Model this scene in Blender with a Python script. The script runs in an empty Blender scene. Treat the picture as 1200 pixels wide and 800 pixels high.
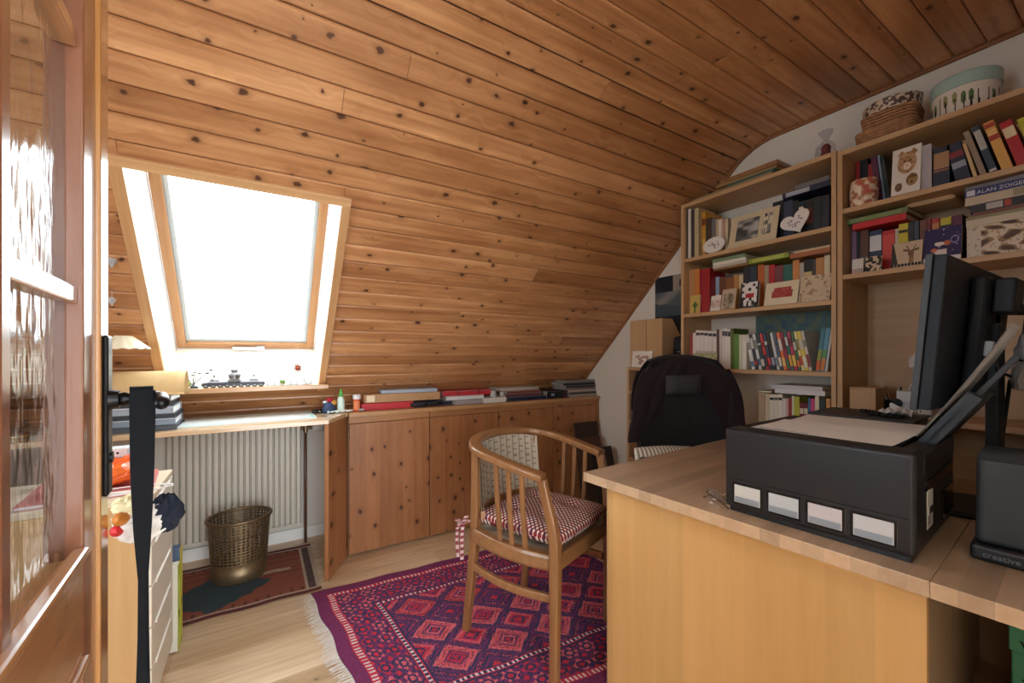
import bpy, bmesh, math, random
from mathutils import Vector, Matrix, Euler
random.seed(7)
SC = bpy.context.scene
COL = SC.collection
PI = math.pi
def R(d): return math.radians(d)
def lin(c):
    c /= 255.0
    return c/12.92 if c <= 0.04045 else ((c+0.055)/1.055)**2.4
def S(r, g, b): return (lin(r), lin(g), lin(b))

# ------------------------------------------------------------------ camera (pixels are those of a 1200 x 800 frame)
F_PX, VP_Y, HOR, CAM_H = 483.0, 305.0, 416.0, 1.2
YAW = math.atan((600-VP_Y)/F_PX)
cam = bpy.data.cameras.new('view_camera'); cam_o = bpy.data.objects.new('view_camera', cam); COL.objects.link(cam_o)
cam.sensor_width = 36; cam.lens = 36*F_PX/1200; cam.shift_y = (HOR-400)/1200
cam.clip_start = 0.02
cam_o.location = (0, 0, CAM_H); cam_o.rotation_euler = (PI/2, 0, -YAW)
SC.camera = cam_o
FW = Vector((math.sin(YAW), math.cos(YAW), 0)); RT = Vector((math.cos(YAW), -math.sin(YAW), 0))
def ray(x, y): return FW + RT*((x-600)/F_PX) + Vector((0, 0, (HOR-y)/F_PX))
def at(x, y, ax, v):            # the point on the plane axis = v that a pixel looks at
    d = ray(x, y); o = Vector((0, 0, CAM_H)); return o + d*((v-o[ax])/d[ax])

# ------------------------------------------------------------------ sky: an even white overcast
w = bpy.data.worlds.new('overcast_sky'); SC.world = w; w.use_nodes = True
bg = w.node_tree.nodes['Background']; bg.inputs[0].default_value = (0.87, 0.945, 1.0, 1); bg.inputs[1].default_value = 11.0
SC.view_settings.view_transform = 'Standard'; SC.view_settings.look = 'None'
SC.view_settings.gamma = 1.0; SC.view_settings.use_curve_mapping = False
SC.view_settings.exposure = 0.05
SC.cycles.use_denoising = True
SC.cycles.max_bounces = 10; SC.cycles.diffuse_bounces = 7; SC.cycles.glossy_bounces = 4; SC.cycles.transmission_bounces = 6
SC.cycles.sample_clamp_indirect = 6.0
def portal(name, loc, rot, sx, sy):      # sampling hint for a window opening, gives no light itself
    l = bpy.data.lights.new(name, 'AREA'); l.shape = 'RECTANGLE'; l.size = sx; l.size_y = sy; l.cycles.is_portal = True
    o = bpy.data.objects.new(name, l); COL.objects.link(o); o.location = loc; o.rotation_euler = rot

# ------------------------------------------------------------------ materials
MATS = {}
def _new(name):
    m = bpy.data.materials.new(name); m.use_nodes = True
    nt = m.node_tree; b = nt.nodes['Principled BSDF']; MATS[name] = m
    return m, nt, b
def mat(name, col=(0.5, 0.5, 0.5), rough=0.5, metal=0.0, spec=None, alpha=None, trans=None, bump=0.0, bscale=200, var=0.0, vscale=8, coat=0.0, ior=None, sheen=0.0):
    if name in MATS: return MATS[name]
    m, nt, b = _new(name)
    b.inputs['Base Color'].default_value = (*col, 1); b.inputs['Roughness'].default_value = rough; b.inputs['Metallic'].default_value = metal
    if spec is not None: b.inputs['Specular IOR Level'].default_value = spec
    if trans is not None: b.inputs['Transmission Weight'].default_value = trans
    if alpha is not None: b.inputs['Alpha'].default_value = alpha
    if coat: b.inputs['Coat Weight'].default_value = coat
    if sheen: b.inputs['Sheen Weight'].default_value = sheen
    if ior: b.inputs['IOR'].default_value = ior
    tc = nt.nodes.new('ShaderNodeTexCoord')
    if bump:
        n = nt.nodes.new('ShaderNodeTexNoise'); n.inputs['Scale'].default_value = bscale; n.inputs['Detail'].default_value = 3
        nt.links.new(tc.outputs['Object'], n.inputs['Vector'])
        bp = nt.nodes.new('ShaderNodeBump'); bp.inputs['Strength'].default_value = bump; bp.inputs['Distance'].default_value = 0.002
        nt.links.new(n.outputs['Fac'], bp.inputs['Height']); nt.links.new(bp.outputs['Normal'], b.inputs['Normal'])
    if var:
        n = nt.nodes.new('ShaderNodeTexNoise'); n.inputs['Scale'].default_value = vscale; n.inputs['Detail'].default_value = 5
        nt.links.new(tc.outputs['Object'], n.inputs['Vector'])
        r = nt.nodes.new('ShaderNodeValToRGB'); r.color_ramp.elements[0].position = .3; r.color_ramp.elements[1].position = .7
        r.color_ramp.elements[0].color = (*[c*(1-var) for c in col], 1); r.color_ramp.elements[1].color = (*[min(1, c*(1+var)) for c in col], 1)
        nt.links.new(n.outputs['Fac'], r.inputs['Fac']); nt.links.new(r.outputs['Color'], b.inputs['Base Color'])
    return m
def vmat(name, rough=0.5, coat=0.0, bump=0.0, bscale=300):
    """colours come from the mesh's own colour attribute (flat print, woven pattern)"""
    if name in MATS: return MATS[name]
    m, nt, b = _new(name)
    a = nt.nodes.new('ShaderNodeVertexColor'); a.layer_name = 'Col'
    nt.links.new(a.outputs['Color'], b.inputs['Base Color']); b.inputs['Roughness'].default_value = rough
    if coat: b.inputs['Coat Weight'].default_value = coat
    if bump:
        tc = nt.nodes.new('ShaderNodeTexCoord'); n = nt.nodes.new('ShaderNodeTexNoise'); n.inputs['Scale'].default_value = bscale
        nt.links.new(tc.outputs['Object'], n.inputs['Vector'])
        bp = nt.nodes.new('ShaderNodeBump'); bp.inputs['Strength'].default_value = bump; bp.inputs['Distance'].default_value = 0.003
        nt.links.new(n.outputs['Fac'], bp.inputs['Height']); nt.links.new(bp.outputs['Normal'], b.inputs['Normal'])
    return m
def wood(name, base, dark, axis=0, across=1, knots=0.0, knotcol=(0.07, 0.022, 0.008), grain=26, tint=0.12, rough=0.45, coat=0.0, strips=0.0, stripc=(.80, 1.12), streak=0.0, kscale=(5.0, 8.0), krad=0.11, contrast=1.0):
    """grain runs along the object's own axis; each object gets its own tint and its own piece of the tree"""
    if name in MATS: return MATS[name]
    m, nt, b = _new(name); N = nt.nodes.new; L = nt.links.new
    b.inputs['Roughness'].default_value = rough
    if coat: b.inputs['Coat Weight'].default_value = coat; b.inputs['Coat Roughness'].default_value = 0.15
    tc = N('ShaderNodeTexCoord'); oi = N('ShaderNodeObjectInfo')
    off = N('ShaderNodeVectorMath'); off.operation = 'SCALE'; off.inputs[0].default_value = (37.3, 23.7, 11.9); L(oi.outputs['Random'], off.inputs['Scale'])
    add = N('ShaderNodeVectorMath'); L(tc.outputs['Object'], add.inputs[0]); L(off.outputs[0], add.inputs[1])
    third = 3-axis-across
    def scaled(sa, sx, st):
        mp = N('ShaderNodeMapping'); mp.vector_type = 'POINT'
        sc = [0, 0, 0]; sc[axis] = sa; sc[across] = sx; sc[third] = st
        mp.inputs['Scale'].default_value = sc; L(add.outputs[0], mp.inputs['Vector']); return mp.outputs[0]
    # knots
    vor = N('ShaderNodeTexVoronoi'); vor.voronoi_dimensions = '2D'; vor.inputs['Scale'].default_value = 1.0
    ks = N('ShaderNodeSeparateXYZ'); L(scaled(kscale[0], kscale[1], 1.0), ks.inputs[0]); kc = N('ShaderNodeCombineXYZ')
    L(ks.outputs[axis], kc.inputs[0]); L(ks.outputs[across], kc.inputs[1]); 
    wn_ = N('ShaderNodeTexNoise'); wn_.inputs['Scale'].default_value = 1.0; wn_.inputs['Detail'].default_value = 2; L(scaled(45, 70, 20), wn_.inputs['Vector'])
    wsub = N('ShaderNodeVectorMath'); wsub.operation = 'SUBTRACT'; wsub.inputs[1].default_value = (.5, .5, .5); L(wn_.outputs['Color'], wsub.inputs[0])
    wsc = N('ShaderNodeVectorMath'); wsc.operation = 'SCALE'; wsc.inputs['Scale'].default_value = .16; L(wsub.outputs[0], wsc.inputs[0])
    wad = N('ShaderNodeVectorMath'); L(kc.outputs[0], wad.inputs[0]); L(wsc.outputs[0], wad.inputs[1]); L(wad.outputs[0], vor.inputs['Vector'])
    sep = N('ShaderNodeSeparateColor'); L(vor.outputs['Color'], sep.inputs[0])
    near = N('ShaderNodeMapRange'); near.interpolation_type = 'SMOOTHSTEP'
    near.inputs['From Min'].default_value = 0.5; near.inputs['From Max'].default_value = 0.05; L(vor.outputs['Distance'], near.inputs['Value'])
    # grain, bent a little around the knots
    gn = N('ShaderNodeTexNoise'); gn.inputs['Scale'].default_value = 1.0; gn.inputs['Detail'].default_value = 5; gn.inputs['Roughness'].default_value = 0.62
    bend = N('ShaderNodeVectorMath'); bend.operation = 'SCALE'; v = [0, 0, 0]; v[across] = 1.0; bend.inputs[0].default_value = v
    kb = N('ShaderNodeMath'); kb.operation = 'MULTIPLY'; kb.inputs[1].default_value = 1.1 if knots else 0.0; L(near.outputs[0], kb.inputs[0]); L(kb.outputs[0], bend.inputs['Scale'])
    a2 = N('ShaderNodeVectorMath'); L(scaled(1.6, grain, grain*.6), a2.inputs[0]); L(bend.outputs[0], a2.inputs[1]); L(a2.outputs[0], gn.inputs['Vector'])
    ramp = N('ShaderNodeValToRGB'); ramp.color_ramp.elements[0].position = 0.5-.22/contrast; ramp.color_ramp.elements[1].position = 0.5+.18/contrast
    ramp.color_ramp.elements[0].color = (*dark, 1); ramp.color_ramp.elements[1].color = (*base, 1); L(gn.outputs['Fac'], ramp.inputs['Fac'])
    out = ramp.outputs['Color']
    def mixc(fac, a, bcol, mode='MIX'):
        mx = N('ShaderNodeMix'); mx.data_type = 'RGBA'; mx.blend_type = mode
        if hasattr(fac, 'links'): L(fac, mx.inputs[0])
        else: mx.inputs[0].default_value = fac
        L(a, mx.inputs[6])
        if hasattr(bcol, 'links'): L(bcol, mx.inputs[7])
        else: mx.inputs[7].default_value = (*bcol, 1)
        return mx.outputs[2]
    # tint by object, and by glued strip where asked
    tv = N('ShaderNodeMapRange'); tv.inputs['To Min'].default_value = 1-tint; tv.inputs['To Max'].default_value = 1+tint; L(oi.outputs['Random'], tv.inputs['Value'])
    tcol = N('ShaderNodeCombineColor')
    tg = N('ShaderNodeMath'); tg.operation = 'POWER'; tg.inputs[1].default_value = 1.25; L(tv.outputs[0], tg.inputs[0])
    tb = N('ShaderNodeMath'); tb.operation = 'POWER'; tb.inputs[1].default_value = 1.5; L(tv.outputs[0], tb.inputs[0])
    L(tv.outputs[0], tcol.inputs[0]); L(tg.outputs[0], tcol.inputs[1]); L(tb.outputs[0], tcol.inputs[2])
    out = mixc(1.0, out, tcol.outputs[0], 'MULTIPLY')
    if streak:
        s2 = N('ShaderNodeTexNoise'); s2.inputs['Scale'].default_value = 1.0; s2.inputs['Detail'].default_value = 3; L(scaled(1.1, 42, 10), s2.inputs['Vector'])
        s3 = N('ShaderNodeTexNoise'); s3.inputs['Scale'].default_value = 1.0; s3.inputs['Detail'].default_value = 2; L(scaled(2.2, 7, 5), s3.inputs['Vector'])
        sa = N('ShaderNodeMath'); L(s2.outputs['Fac'], sa.inputs[0]); L(s3.outputs['Fac'], sa.inputs[1])
        sm = N('ShaderNodeMapRange'); sm.inputs['From Min'].default_value = .65; sm.inputs['From Max'].default_value = 1.35; sm.inputs['To Min'].default_value = 1-streak; sm.inputs['To Max'].default_value = 1+streak; L(sa.outputs[0], sm.inputs['Value'])
        sc_ = N('ShaderNodeCombineColor'); sg = N('ShaderNodeMath'); sg.operation = 'POWER'; sg.inputs[1].default_value = 1.35; L(sm.outputs[0], sg.inputs[0]); sb_ = N('ShaderNodeMath'); sb_.operation = 'POWER'; sb_.inputs[1].default_value = 1.7; L(sm.outputs[0], sb_.inputs[0])
        L(sm.outputs[0], sc_.inputs[0]); L(sg.outputs[0], sc_.inputs[1]); L(sb_.outputs[0], sc_.inputs[2])
        out = mixc(1.0, out, sc_.outputs[0], 'MULTIPLY')
    if strips:
        wn = N('ShaderNodeTexWhiteNoise'); wn.noise_dimensions = '2D'
        sn = N('ShaderNodeVectorMath'); sn.operation = 'FLOOR'
        L(scaled(0.9, 1.0/strips, 0.0), sn.inputs[0])
        if across == 2 or axis == 2:
            sx = N('ShaderNodeSeparateXYZ'); L(sn.outputs[0], sx.inputs[0]); cb = N('ShaderNodeCombineXYZ')
            L(sx.outputs[across], cb.inputs[0]); L(sx.outputs[axis], cb.inputs[1]); L(cb.outputs[0], wn.inputs['Vector'])
        else: L(sn.outputs[0], wn.inputs['Vector'])
        sv = N('ShaderNodeMapRange'); sv.inputs['To Min'].default_value = stripc[0]; sv.inputs['To Max'].default_value = stripc[1]; L(wn.outputs['Value'], sv.inputs['Value'])
        cc = N('ShaderNodeCombineColor')
        for i in range(3): L(sv.outputs[0], cc.inputs[i])
        out = mixc(1.0, out, cc.outputs[0], 'MULTIPLY')
    if knots:
        kr = N('ShaderNodeMapRange'); kr.inputs['To Min'].default_value = .35; kr.inputs['To Max'].default_value = 1.5; L(sep.outputs[1], kr.inputs['Value'])
        kd = N('ShaderNodeMath'); kd.operation = 'DIVIDE'; L(vor.outputs['Distance'], kd.inputs[0]); L(kr.outputs[0], kd.inputs[1])
        km = N('ShaderNodeMapRange'); km.interpolation_type = 'SMOOTHSTEP'; km.inputs['From Min'].default_value = krad; km.inputs['From Max'].default_value = krad*.45; L(kd.outputs[0], km.inputs['Value'])
        kh = N('ShaderNodeMapRange'); kh.interpolation_type = 'SMOOTHSTEP'; kh.inputs['From Min'].default_value = krad*2.4; kh.inputs['From Max'].default_value = krad*.7; kh.inputs['To Max'].default_value = .38; L(kd.outputs[0], kh.inputs['Value'])
        th = N('ShaderNodeMath'); th.operation = 'LESS_THAN'; th.inputs[1].default_value = knots; L(sep.outputs[0], th.inputs[0])
        f1 = N('ShaderNodeMath'); f1.operation = 'MULTIPLY'; L(km.outputs[0], f1.inputs[0]); L(th.outputs[0], f1.inputs[1])
        f2 = N('ShaderNodeMath'); f2.operation = 'MULTIPLY'; L(kh.outputs[0], f2.inputs[0]); L(th.outputs[0], f2.inputs[1])
        out = mixc(f2.outputs[0], out, tuple(d*.55 for d in dark)); out = mixc(f1.outputs[0], out, knotcol)
    L(out, b.inputs['Base Color'])
    bp = N('ShaderNodeBump'); bp.inputs['Strength'].default_value = 0.12; bp.inputs['Distance'].default_value = 0.002
    L(gn.outputs['Fac'], bp.inputs['Height']); L(bp.outputs['Normal'], b.inputs['Normal'])
    return m
def cmat(c, rough=0.5, **k):
    """a plain material for an sRGB colour"""
    n = 'paint_%d_%d_%d_%d' % (*c, int(rough*100)); return mat(n, S(*c), rough, **k)

PINE = wood('pine_panelling', (0.54, 0.262, 0.110), (0.385, 0.160, 0.060), 0, 1, knots=.46, streak=.30, grain=34, tint=.16, rough=.38, coat=.15, kscale=(7.5, 10.0), krad=.095, contrast=.9)
PINE_CAS = wood('pine_casing', (0.62, 0.36, 0.17), (0.48, 0.25, 0.10), 0, 1, grain=40, tint=.06, rough=.4)
PINE_DOOR = wood('pine_cabinet', (0.40, 0.172, 0.070), (0.33, 0.130, 0.048), 2, 0, knots=.50, grain=36, tint=.05, rough=.4, strips=.075, stripc=(.9, 1.06), streak=.16, kscale=(8.5, 12.0), krad=.12, knotcol=(.06, .018, .008))
PINE_TOP = wood('pine_worktop', (0.52, 0.29, 0.135), (0.42, 0.21, 0.085), 0, 1, knots=.4, grain=32, tint=.05, rough=.3, coat=.4)
BIRCH = wood('birch_shelf', (0.56, 0.36, 0.19), (0.49, 0.29, 0.14), 1, 2, grain=40, tint=.05, rough=.45)
BIRCH_V = wood('birch_upright', (0.56, 0.36, 0.19), (0.49, 0.29, 0.14), 2, 0, grain=40, tint=.05, rough=.45)
BEECH = wood('beech_desktop', (0.62, 0.44, 0.295), (0.53, 0.35, 0.215), 0, 1, grain=46, tint=.03, rough=.3, coat=.3, strips=.045)
DESKP = wood('beech_panel', (0.72, 0.44, 0.18), (0.64, 0.37, 0.135), 2, 1, grain=22, tint=.02, rough=.5, strips=.09, stripc=(.93, 1.05))
CHAIRW = wood('chair_wood', (0.285, 0.132, 0.050), (0.205, 0.086, 0.030), 2, 0, grain=55, tint=.08, rough=.35, coat=.2)
CHAIRX = wood('chair_wood_rail', (0.31, 0.148, 0.058), (0.225, 0.098, 0.036), 0, 1, grain=40, tint=.05, rough=.3, coat=.3)
OAK = wood('oak_plank', (0.68, 0.50, 0.33), (0.54, 0.37, 0.21), 0, 1, knots=.25, streak=.16, grain=24, tint=.10, rough=.35, coat=.15, kscale=(2.2, 6), krad=.06, knotcol=(.16, .08, .035))
DOORW = wood('door_wood', (0.27, 0.108, 0.055), (0.19, 0.068, 0.034), 2, 1, grain=30, tint=.03, rough=.28, coat=.5)
DOORH = wood('door_wood_rail', (0.50, 0.245, 0.10), (0.40, 0.17, 0.065), 1, 2, grain=30, tint=.03, rough=.25, coat=.6)
WALLP = mat('white_plaster', S(226, 219, 208), .9, bump=.25, bscale=90)
WHITE = mat('white_paint', S(232, 230, 226), .45)
BLACKP = mat('black_plastic', (.014, .015, .018), .42, bump=.08, bscale=900)
BLACKS = mat('black_gloss', (.010, .011, .013), .16)
DARKG = mat('dark_grey_plastic', (.035, .038, .044), .45)
CHROME = mat('chrome', (.75, .76, .78), .18, 1.0)
PAPER = mat('white_paper', S(240, 240, 240), .7)
CARD = mat('brown_cardboard', S(190, 150, 106), .8, var=.06)

# ------------------------------------------------------------------ mesh helpers
class MB:
    def __init__(s): s.v = []; s.f = []; s.c = []; s.hascol = False
    def add(s, vs, fs, col=None):
        n = len(s.v); s.v += [tuple(p) for p in vs]; s.f += [tuple(i+n for i in f) for f in fs]
        if col is not None: s.hascol = True
        s.c += [col]*len(fs); return s
    def box(s, c, d, rot=None, col=None):
        x, y, z = (k/2 for k in d)
        vs = [Vector(p) for p in ((-x,-y,-z),(x,-y,-z),(x,y,-z),(-x,y,-z),(-x,-y,z),(x,-y,z),(x,y,z),(-x,y,z))]
        if rot is not None: m = Euler(rot).to_matrix(); vs = [m @ p for p in vs]
        vs = [p+Vector(c) for p in vs]
        return s.add(vs, [(3,2,1,0),(4,5,6,7),(0,1,5,4),(1,2,6,5),(2,3,7,6),(3,0,4,7)], col)
    def bb(s, a, b, col=None):       # box from corner to corner
        return s.box([(p+q)/2 for p, q in zip(a, b)], [abs(q-p) for p, q in zip(a, b)], None, col)
    def cyl(s, a, b, r, r2=None, n=16, caps=True, col=None):
        a = Vector(a); b = Vector(b); r2 = r if r2 is None else r2
        z = (b-a).normalized(); x = z.orthogonal().normalized(); y = z.cross(x)
        vs = []
        for p, rr in ((a, r), (b, r2)):
            for i in range(n): t = 2*PI*i/n; vs.append(p + x*(rr*math.cos(t)) + y*(rr*math.sin(t)))
        fs = [(i, (i+1) % n, n+(i+1) % n, n+i) for i in range(n)]
        if caps: fs += [tuple(range(n-1, -1, -1)), tuple(range(n, 2*n))]
        return s.add(vs, fs, col)
    def lathe(s, prof, c=(0, 0, 0), n=24, sx=1, sy=1, col=None, a0=0):   # prof: (r, z) from bottom to top
        vs = []; fs = []; m = len(prof)
        for r, z in prof:
            for i in range(n): t = 2*PI*i/n+a0; vs.append((c[0]+sx*r*math.cos(t), c[1]+sy*r*math.sin(t), c[2]+z))
        for j in range(m-1):
            for i in range(n): fs.append((j*n+i, j*n+(i+1) % n, (j+1)*n+(i+1) % n, (j+1)*n+i))
        if prof[0][0] > 1e-5: fs.append(tuple(range(n-1, -1, -1)))
        if prof[-1][0] > 1e-5: fs.append(tuple(range((m-1)*n, m*n)))
        return s.add(vs, fs, col)
    def ball(s, c, r, n=12, m=8, sc=(1, 1, 1), col=None):
        return s.lathe2([(math.sin(PI*j/m), -math.cos(PI*j/m)) for j in range(m+1)], c, r, n, sc, col)
    def lathe2(s, prof, c, r, n, sc, col):
        vs = []; fs = []; m = len(prof)
        for a, z in prof:
            for i in range(n): t = 2*PI*i/n; vs.append((c[0]+sc[0]*r*a*math.cos(t), c[1]+sc[1]*r*a*math.sin(t), c[2]+sc[2]*r*z))
        for j in range(m-1):
            for i in range(n): fs.append((j*n+i, j*n+(i+1) % n, (j+1)*n+(i+1) % n, (j+1)*n+i))
        return s.add(vs, fs, col)
    def tube(s, pts, r, n=8, closed=False, col=None, flat=None, up=None):
        """sweep a round (or flat = (half width, half height)) section along points"""
        P = [Vector(p) for p in pts]; k = len(P); vs = []; fs = []
        rr = r if isinstance(r, (list, tuple)) else [r]*k
        prev = None
        for i, p in enumerate(P):
            t = (P[(i+1) % k]-P[i-1]) if closed or 0 < i < k-1 else (P[1]-P[0] if i == 0 else P[-1]-P[-2])
            t.normalize()
            if up is not None: x = t.cross(Vector(up)).normalized()
            elif prev is None: x = t.orthogonal().normalized()
            else: x = (prev-t*prev.dot(t)).normalized()
            prev = x; y = x.cross(t)
            if flat:
                w, h = flat if not isinstance(flat, list) else flat[i]
                for a, b2 in ((-1, -.6), (-.75, -1), (.75, -1), (1, -.6), (1, .6), (.75, 1), (-.75, 1), (-1, .6)): vs.append(p+x*(a*w)+y*(b2*h))
            else:
                for j in range(n): a = 2*PI*j/n; vs.append(p+x*(rr[i]*math.cos(a))+y*(rr[i]*math.sin(a)))
        if flat: n = 8
        for i in range(k if closed else k-1):
            q = (i+1) % k
            for j in range(n): fs.append((i*n+j, i*n+(j+1) % n, q*n+(j+1) % n, q*n+j))
        if not closed: fs += [tuple(range(n-1, -1, -1)), tuple(range((k-1)*n, k*n))]
        return s.add(vs, fs, col)
    def prism(s, pts, z0, z1, plane='xy', col=None):
        """extrude an outline; plane xy along z, xz along y, yz along x"""
        n = len(pts)
        def P(a, b, h): return {'xy': (a, b, h), 'xz': (a, h, b), 'yz': (h, a, b)}[plane]
        vs = [P(a, b, z0) for a, b in pts]+[P(a, b, z1) for a, b in pts]
        fs = [tuple(range(n-1, -1, -1)), tuple(range(n, 2*n))]+[(i, (i+1) % n, n+(i+1) % n, n+i) for i in range(n)]
        return s.add(vs, fs, col)
    def grid(s, fn, nu, nv, colfn=None):
        """fn(u, v) -> point, colfn(u, v) -> colour, both over 0..1"""
        n = len(s.v)
        for j in range(nv+1):
            for i in range(nu+1): s.v.append(tuple(fn(i/nu, j/nv)))
        for j in range(nv):
            for i in range(nu):
                a = n+j*(nu+1)+i; s.f.append((a, a+1, a+nu+2, a+nu+1))
                if colfn: s.hascol = True
                s.c.append(colfn((i+.5)/nu, (j+.5)/nv) if colfn else None)
        return s
    def mesh(s, name, m=None, smooth=False):
        me = bpy.data.meshes.new(name); me.from_pydata(s.v, [], s.f)
        bm = bmesh.new(); bm.from_mesh(me); bmesh.ops.recalc_face_normals(bm, faces=bm.faces)
        if not s.hascol: bm.to_mesh(me)
        bm.free()
        if s.hascol:
            at_ = me.color_attributes.new('Col', 'FLOAT_COLOR', 'CORNER'); buf = []
            for p in me.polygons:
                c = s.c[p.index] or (.5, .5, .5); buf += [c[0], c[1], c[2], 1.0]*p.loop_total
            at_.data.foreach_set('color', buf)
        if m: me.materials.append(m)
        if smooth: me.polygons.foreach_set('use_smooth', [True]*len(me.polygons))
        me.update(); return me
def put(name, data, parent=None, loc=(0, 0, 0), rot=(0, 0, 0)):
    o = bpy.data.objects.new(name, data); COL.objects.link(o); o.location = loc; o.rotation_euler = rot
    if parent: o.parent = parent
    return o
def obj(name, mb, m, parent=None, loc=(0, 0, 0), rot=(0, 0, 0), bevel=0.0, smooth=False, seg=2, sub=0):
    o = put(name, mb.mesh(name, m, smooth), parent, loc, rot)
    if bevel:
        md = o.modifiers.new('edges', 'BEVEL'); md.width = bevel; md.segments = seg; md.limit_method = 'ANGLE'; md.angle_limit = R(40)
    if sub:
        md = o.modifiers.new('smooth', 'SUBSURF'); md.levels = sub; md.render_levels = sub
    return o
def tag(o, label=None, cat=None, group=None, kind=None):
    if label: o['label'] = label
    if cat: o['category'] = cat
    if group: o['group'] = group
    if kind: o['kind'] = kind
    return o
def thing(name, label, cat, loc=(0, 0, 0), rz=0, group=None):
    o = bpy.data.objects.new(name, None); COL.objects.link(o); o.empty_display_size = .05
    o.location = loc; o.rotation_euler = (0, 0, rz); return tag(o, label, cat, group)
def text_mesh(s, size, m, name, parent, loc, rot, extrude=0.0004, align='LEFT', font_shear=0):
    cu = bpy.data.curves.new(name, 'FONT'); cu.body = s; cu.size = size; cu.extrude = extrude; cu.align_x = align; cu.shear = font_shear
    cu.resolution_u = 2
    t = bpy.data.objects.new(name+'_tmp', cu); COL.objects.link(t)
    dg = bpy.context.evaluated_depsgraph_get(); me = bpy.data.meshes.new_from_object(t.evaluated_get(dg))
    bpy.data.objects.remove(t); bpy.data.curves.remove(cu)
    me.materials.clear(); me.materials.append(m)
    return put(name, me, parent, loc, rot)
# ================================================================== the room
XL, XR, YB, YF = -1.5, 2.45, 3.03, -0.10        # left wall, gable wall, knee wall, wall with the doorway
C0, ZF, RC = 3.765, 2.427, 0.362                # slope is Y + Z = C0, flat ceiling height, radius of the bend
Q = math.sqrt(.5)
S_ARC = (2.945-(C0-ZF))/Q - RC*math.tan(PI/8)   # arc length where the bend begins, measured from z = .82
S_FLAT = S_ARC + RC*PI/4
def prof(s):
    """point and direction of the ceiling's section at arc length s"""
    if s <= S_ARC: return 2.945-s*Q, .82+s*Q, R(135)
    yc, zc = 2.945-S_ARC*Q-RC*Q, .82+S_ARC*Q-RC*Q
    if s <= S_FLAT:
        a = PI/4+(s-S_ARC)/RC; return yc+RC*math.cos(a), zc+RC*math.sin(a), a+PI/2
    return yc-(s-S_FLAT), ZF, PI
S_END = S_FLAT + (prof(S_FLAT)[0]-YF)

# floor: planks over a dark bed
fl = tag(obj('floor', MB().bb((XL, YF-1.2, -.06), (XR, YB, -.014)), cmat((70, 52, 38), .8)), kind='structure')
pw, plank_meshes = .128, {}
def plank(x0, x1, yc):
    L = round(x1-x0, 2)
    if L not in plank_meshes: plank_meshes[L] = MB().box((0, 0, -.007), (L-.0012, pw-.0012, .014)).mesh('plank', OAK)
    o = put('plank', plank_meshes[L], fl, ((x0+x1)/2, yc, 0))
row = 0; y = YB-pw/2
while y > YF-1.2+pw:
    x = XL - random.choice((0, .3, .6, .9))
    while x < XR:
        x1 = min(x+1.2, XR); a = max(x, XL)
        if x1-a > .05: plank(a, x1, y)
        x += 1.2
    y -= pw; row += 1

# walls
def wall_poly(e):      # section of the room, grown by e so that the walls run up behind the boards
    return [(YF, 0), (YB+e, 0), (YB+e, .735)]+[(prof(s)[0]+e*math.sin(prof(s)[2]), prof(s)[1]-e*math.cos(prof(s)[2])) for s in [i*S_END/60 for i in range(61)]]
gab = tag(obj('wall_right', MB().prism(wall_poly(.06)+[(YF, ZF+.06)], XR, XR+.1, 'yz'), WALLP), kind='structure')
GY0, GY1, GZ0, GZ1 = .30, 1.30, .85, 2.12      # unseen window, added to the other gable to light the desk front
lw = MB().bb((XL-.1, YF, 0), (XL, GY0, ZF+.06)).bb((XL-.1, GY0, 0), (XL, GY1, GZ0)).bb((XL-.1, GY0, GZ1), (XL, GY1, ZF+.06))
wp = wall_poly(.06); lw.prism([(GY1, 0)]+wp[1:3]+[q for q in wp[3:] if q[0] > GY1]+[(GY1, ZF+.06)], XL-.1, XL, 'yz')
tag(obj('wall_left', lw, WALLP), kind='structure')
tag(obj('wall_back', MB().bb((XL, YB, 0), (XR, YB+.1, .80)), WALLP), kind='structure')
DX0, DX1, DH = -.22, .70, 2.06
tag(obj('wall_front', MB().bb((XL, YF-.12, 0), (DX0, YF, ZF)).bb((DX1, YF-.12, 0), (XR, YF, ZF)).bb((DX0, YF-.12, DH), (DX1, YF, ZF)), WALLP), kind='structure')
tag(obj('baseboard_back', MB().bb((XL, YB-.016, 0), (.40, YB, .075)), WHITE, bevel=.003), kind='structure')
tag(obj('baseboard_right', MB().bb((XR-.014, .0, 0), (XR, 2.58, .07)), WHITE, bevel=.003), kind='structure')

# unseen hall added outside the doorway, its open far end shapes the fill light
tag(obj('wall_fill_hall', MB().bb((-.75, -2.6, 0), (-.65, YF-.12, 2.4)).bb((1.25, -2.6, 0), (1.35, YF-.12, 2.4)).bb((-.75, -2.6, 2.4), (1.35, YF-.12, 2.5)).bb((-.75, -2.7, -.06), (1.35, YF-1.2, -.002)), WALLP), kind='structure')
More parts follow.
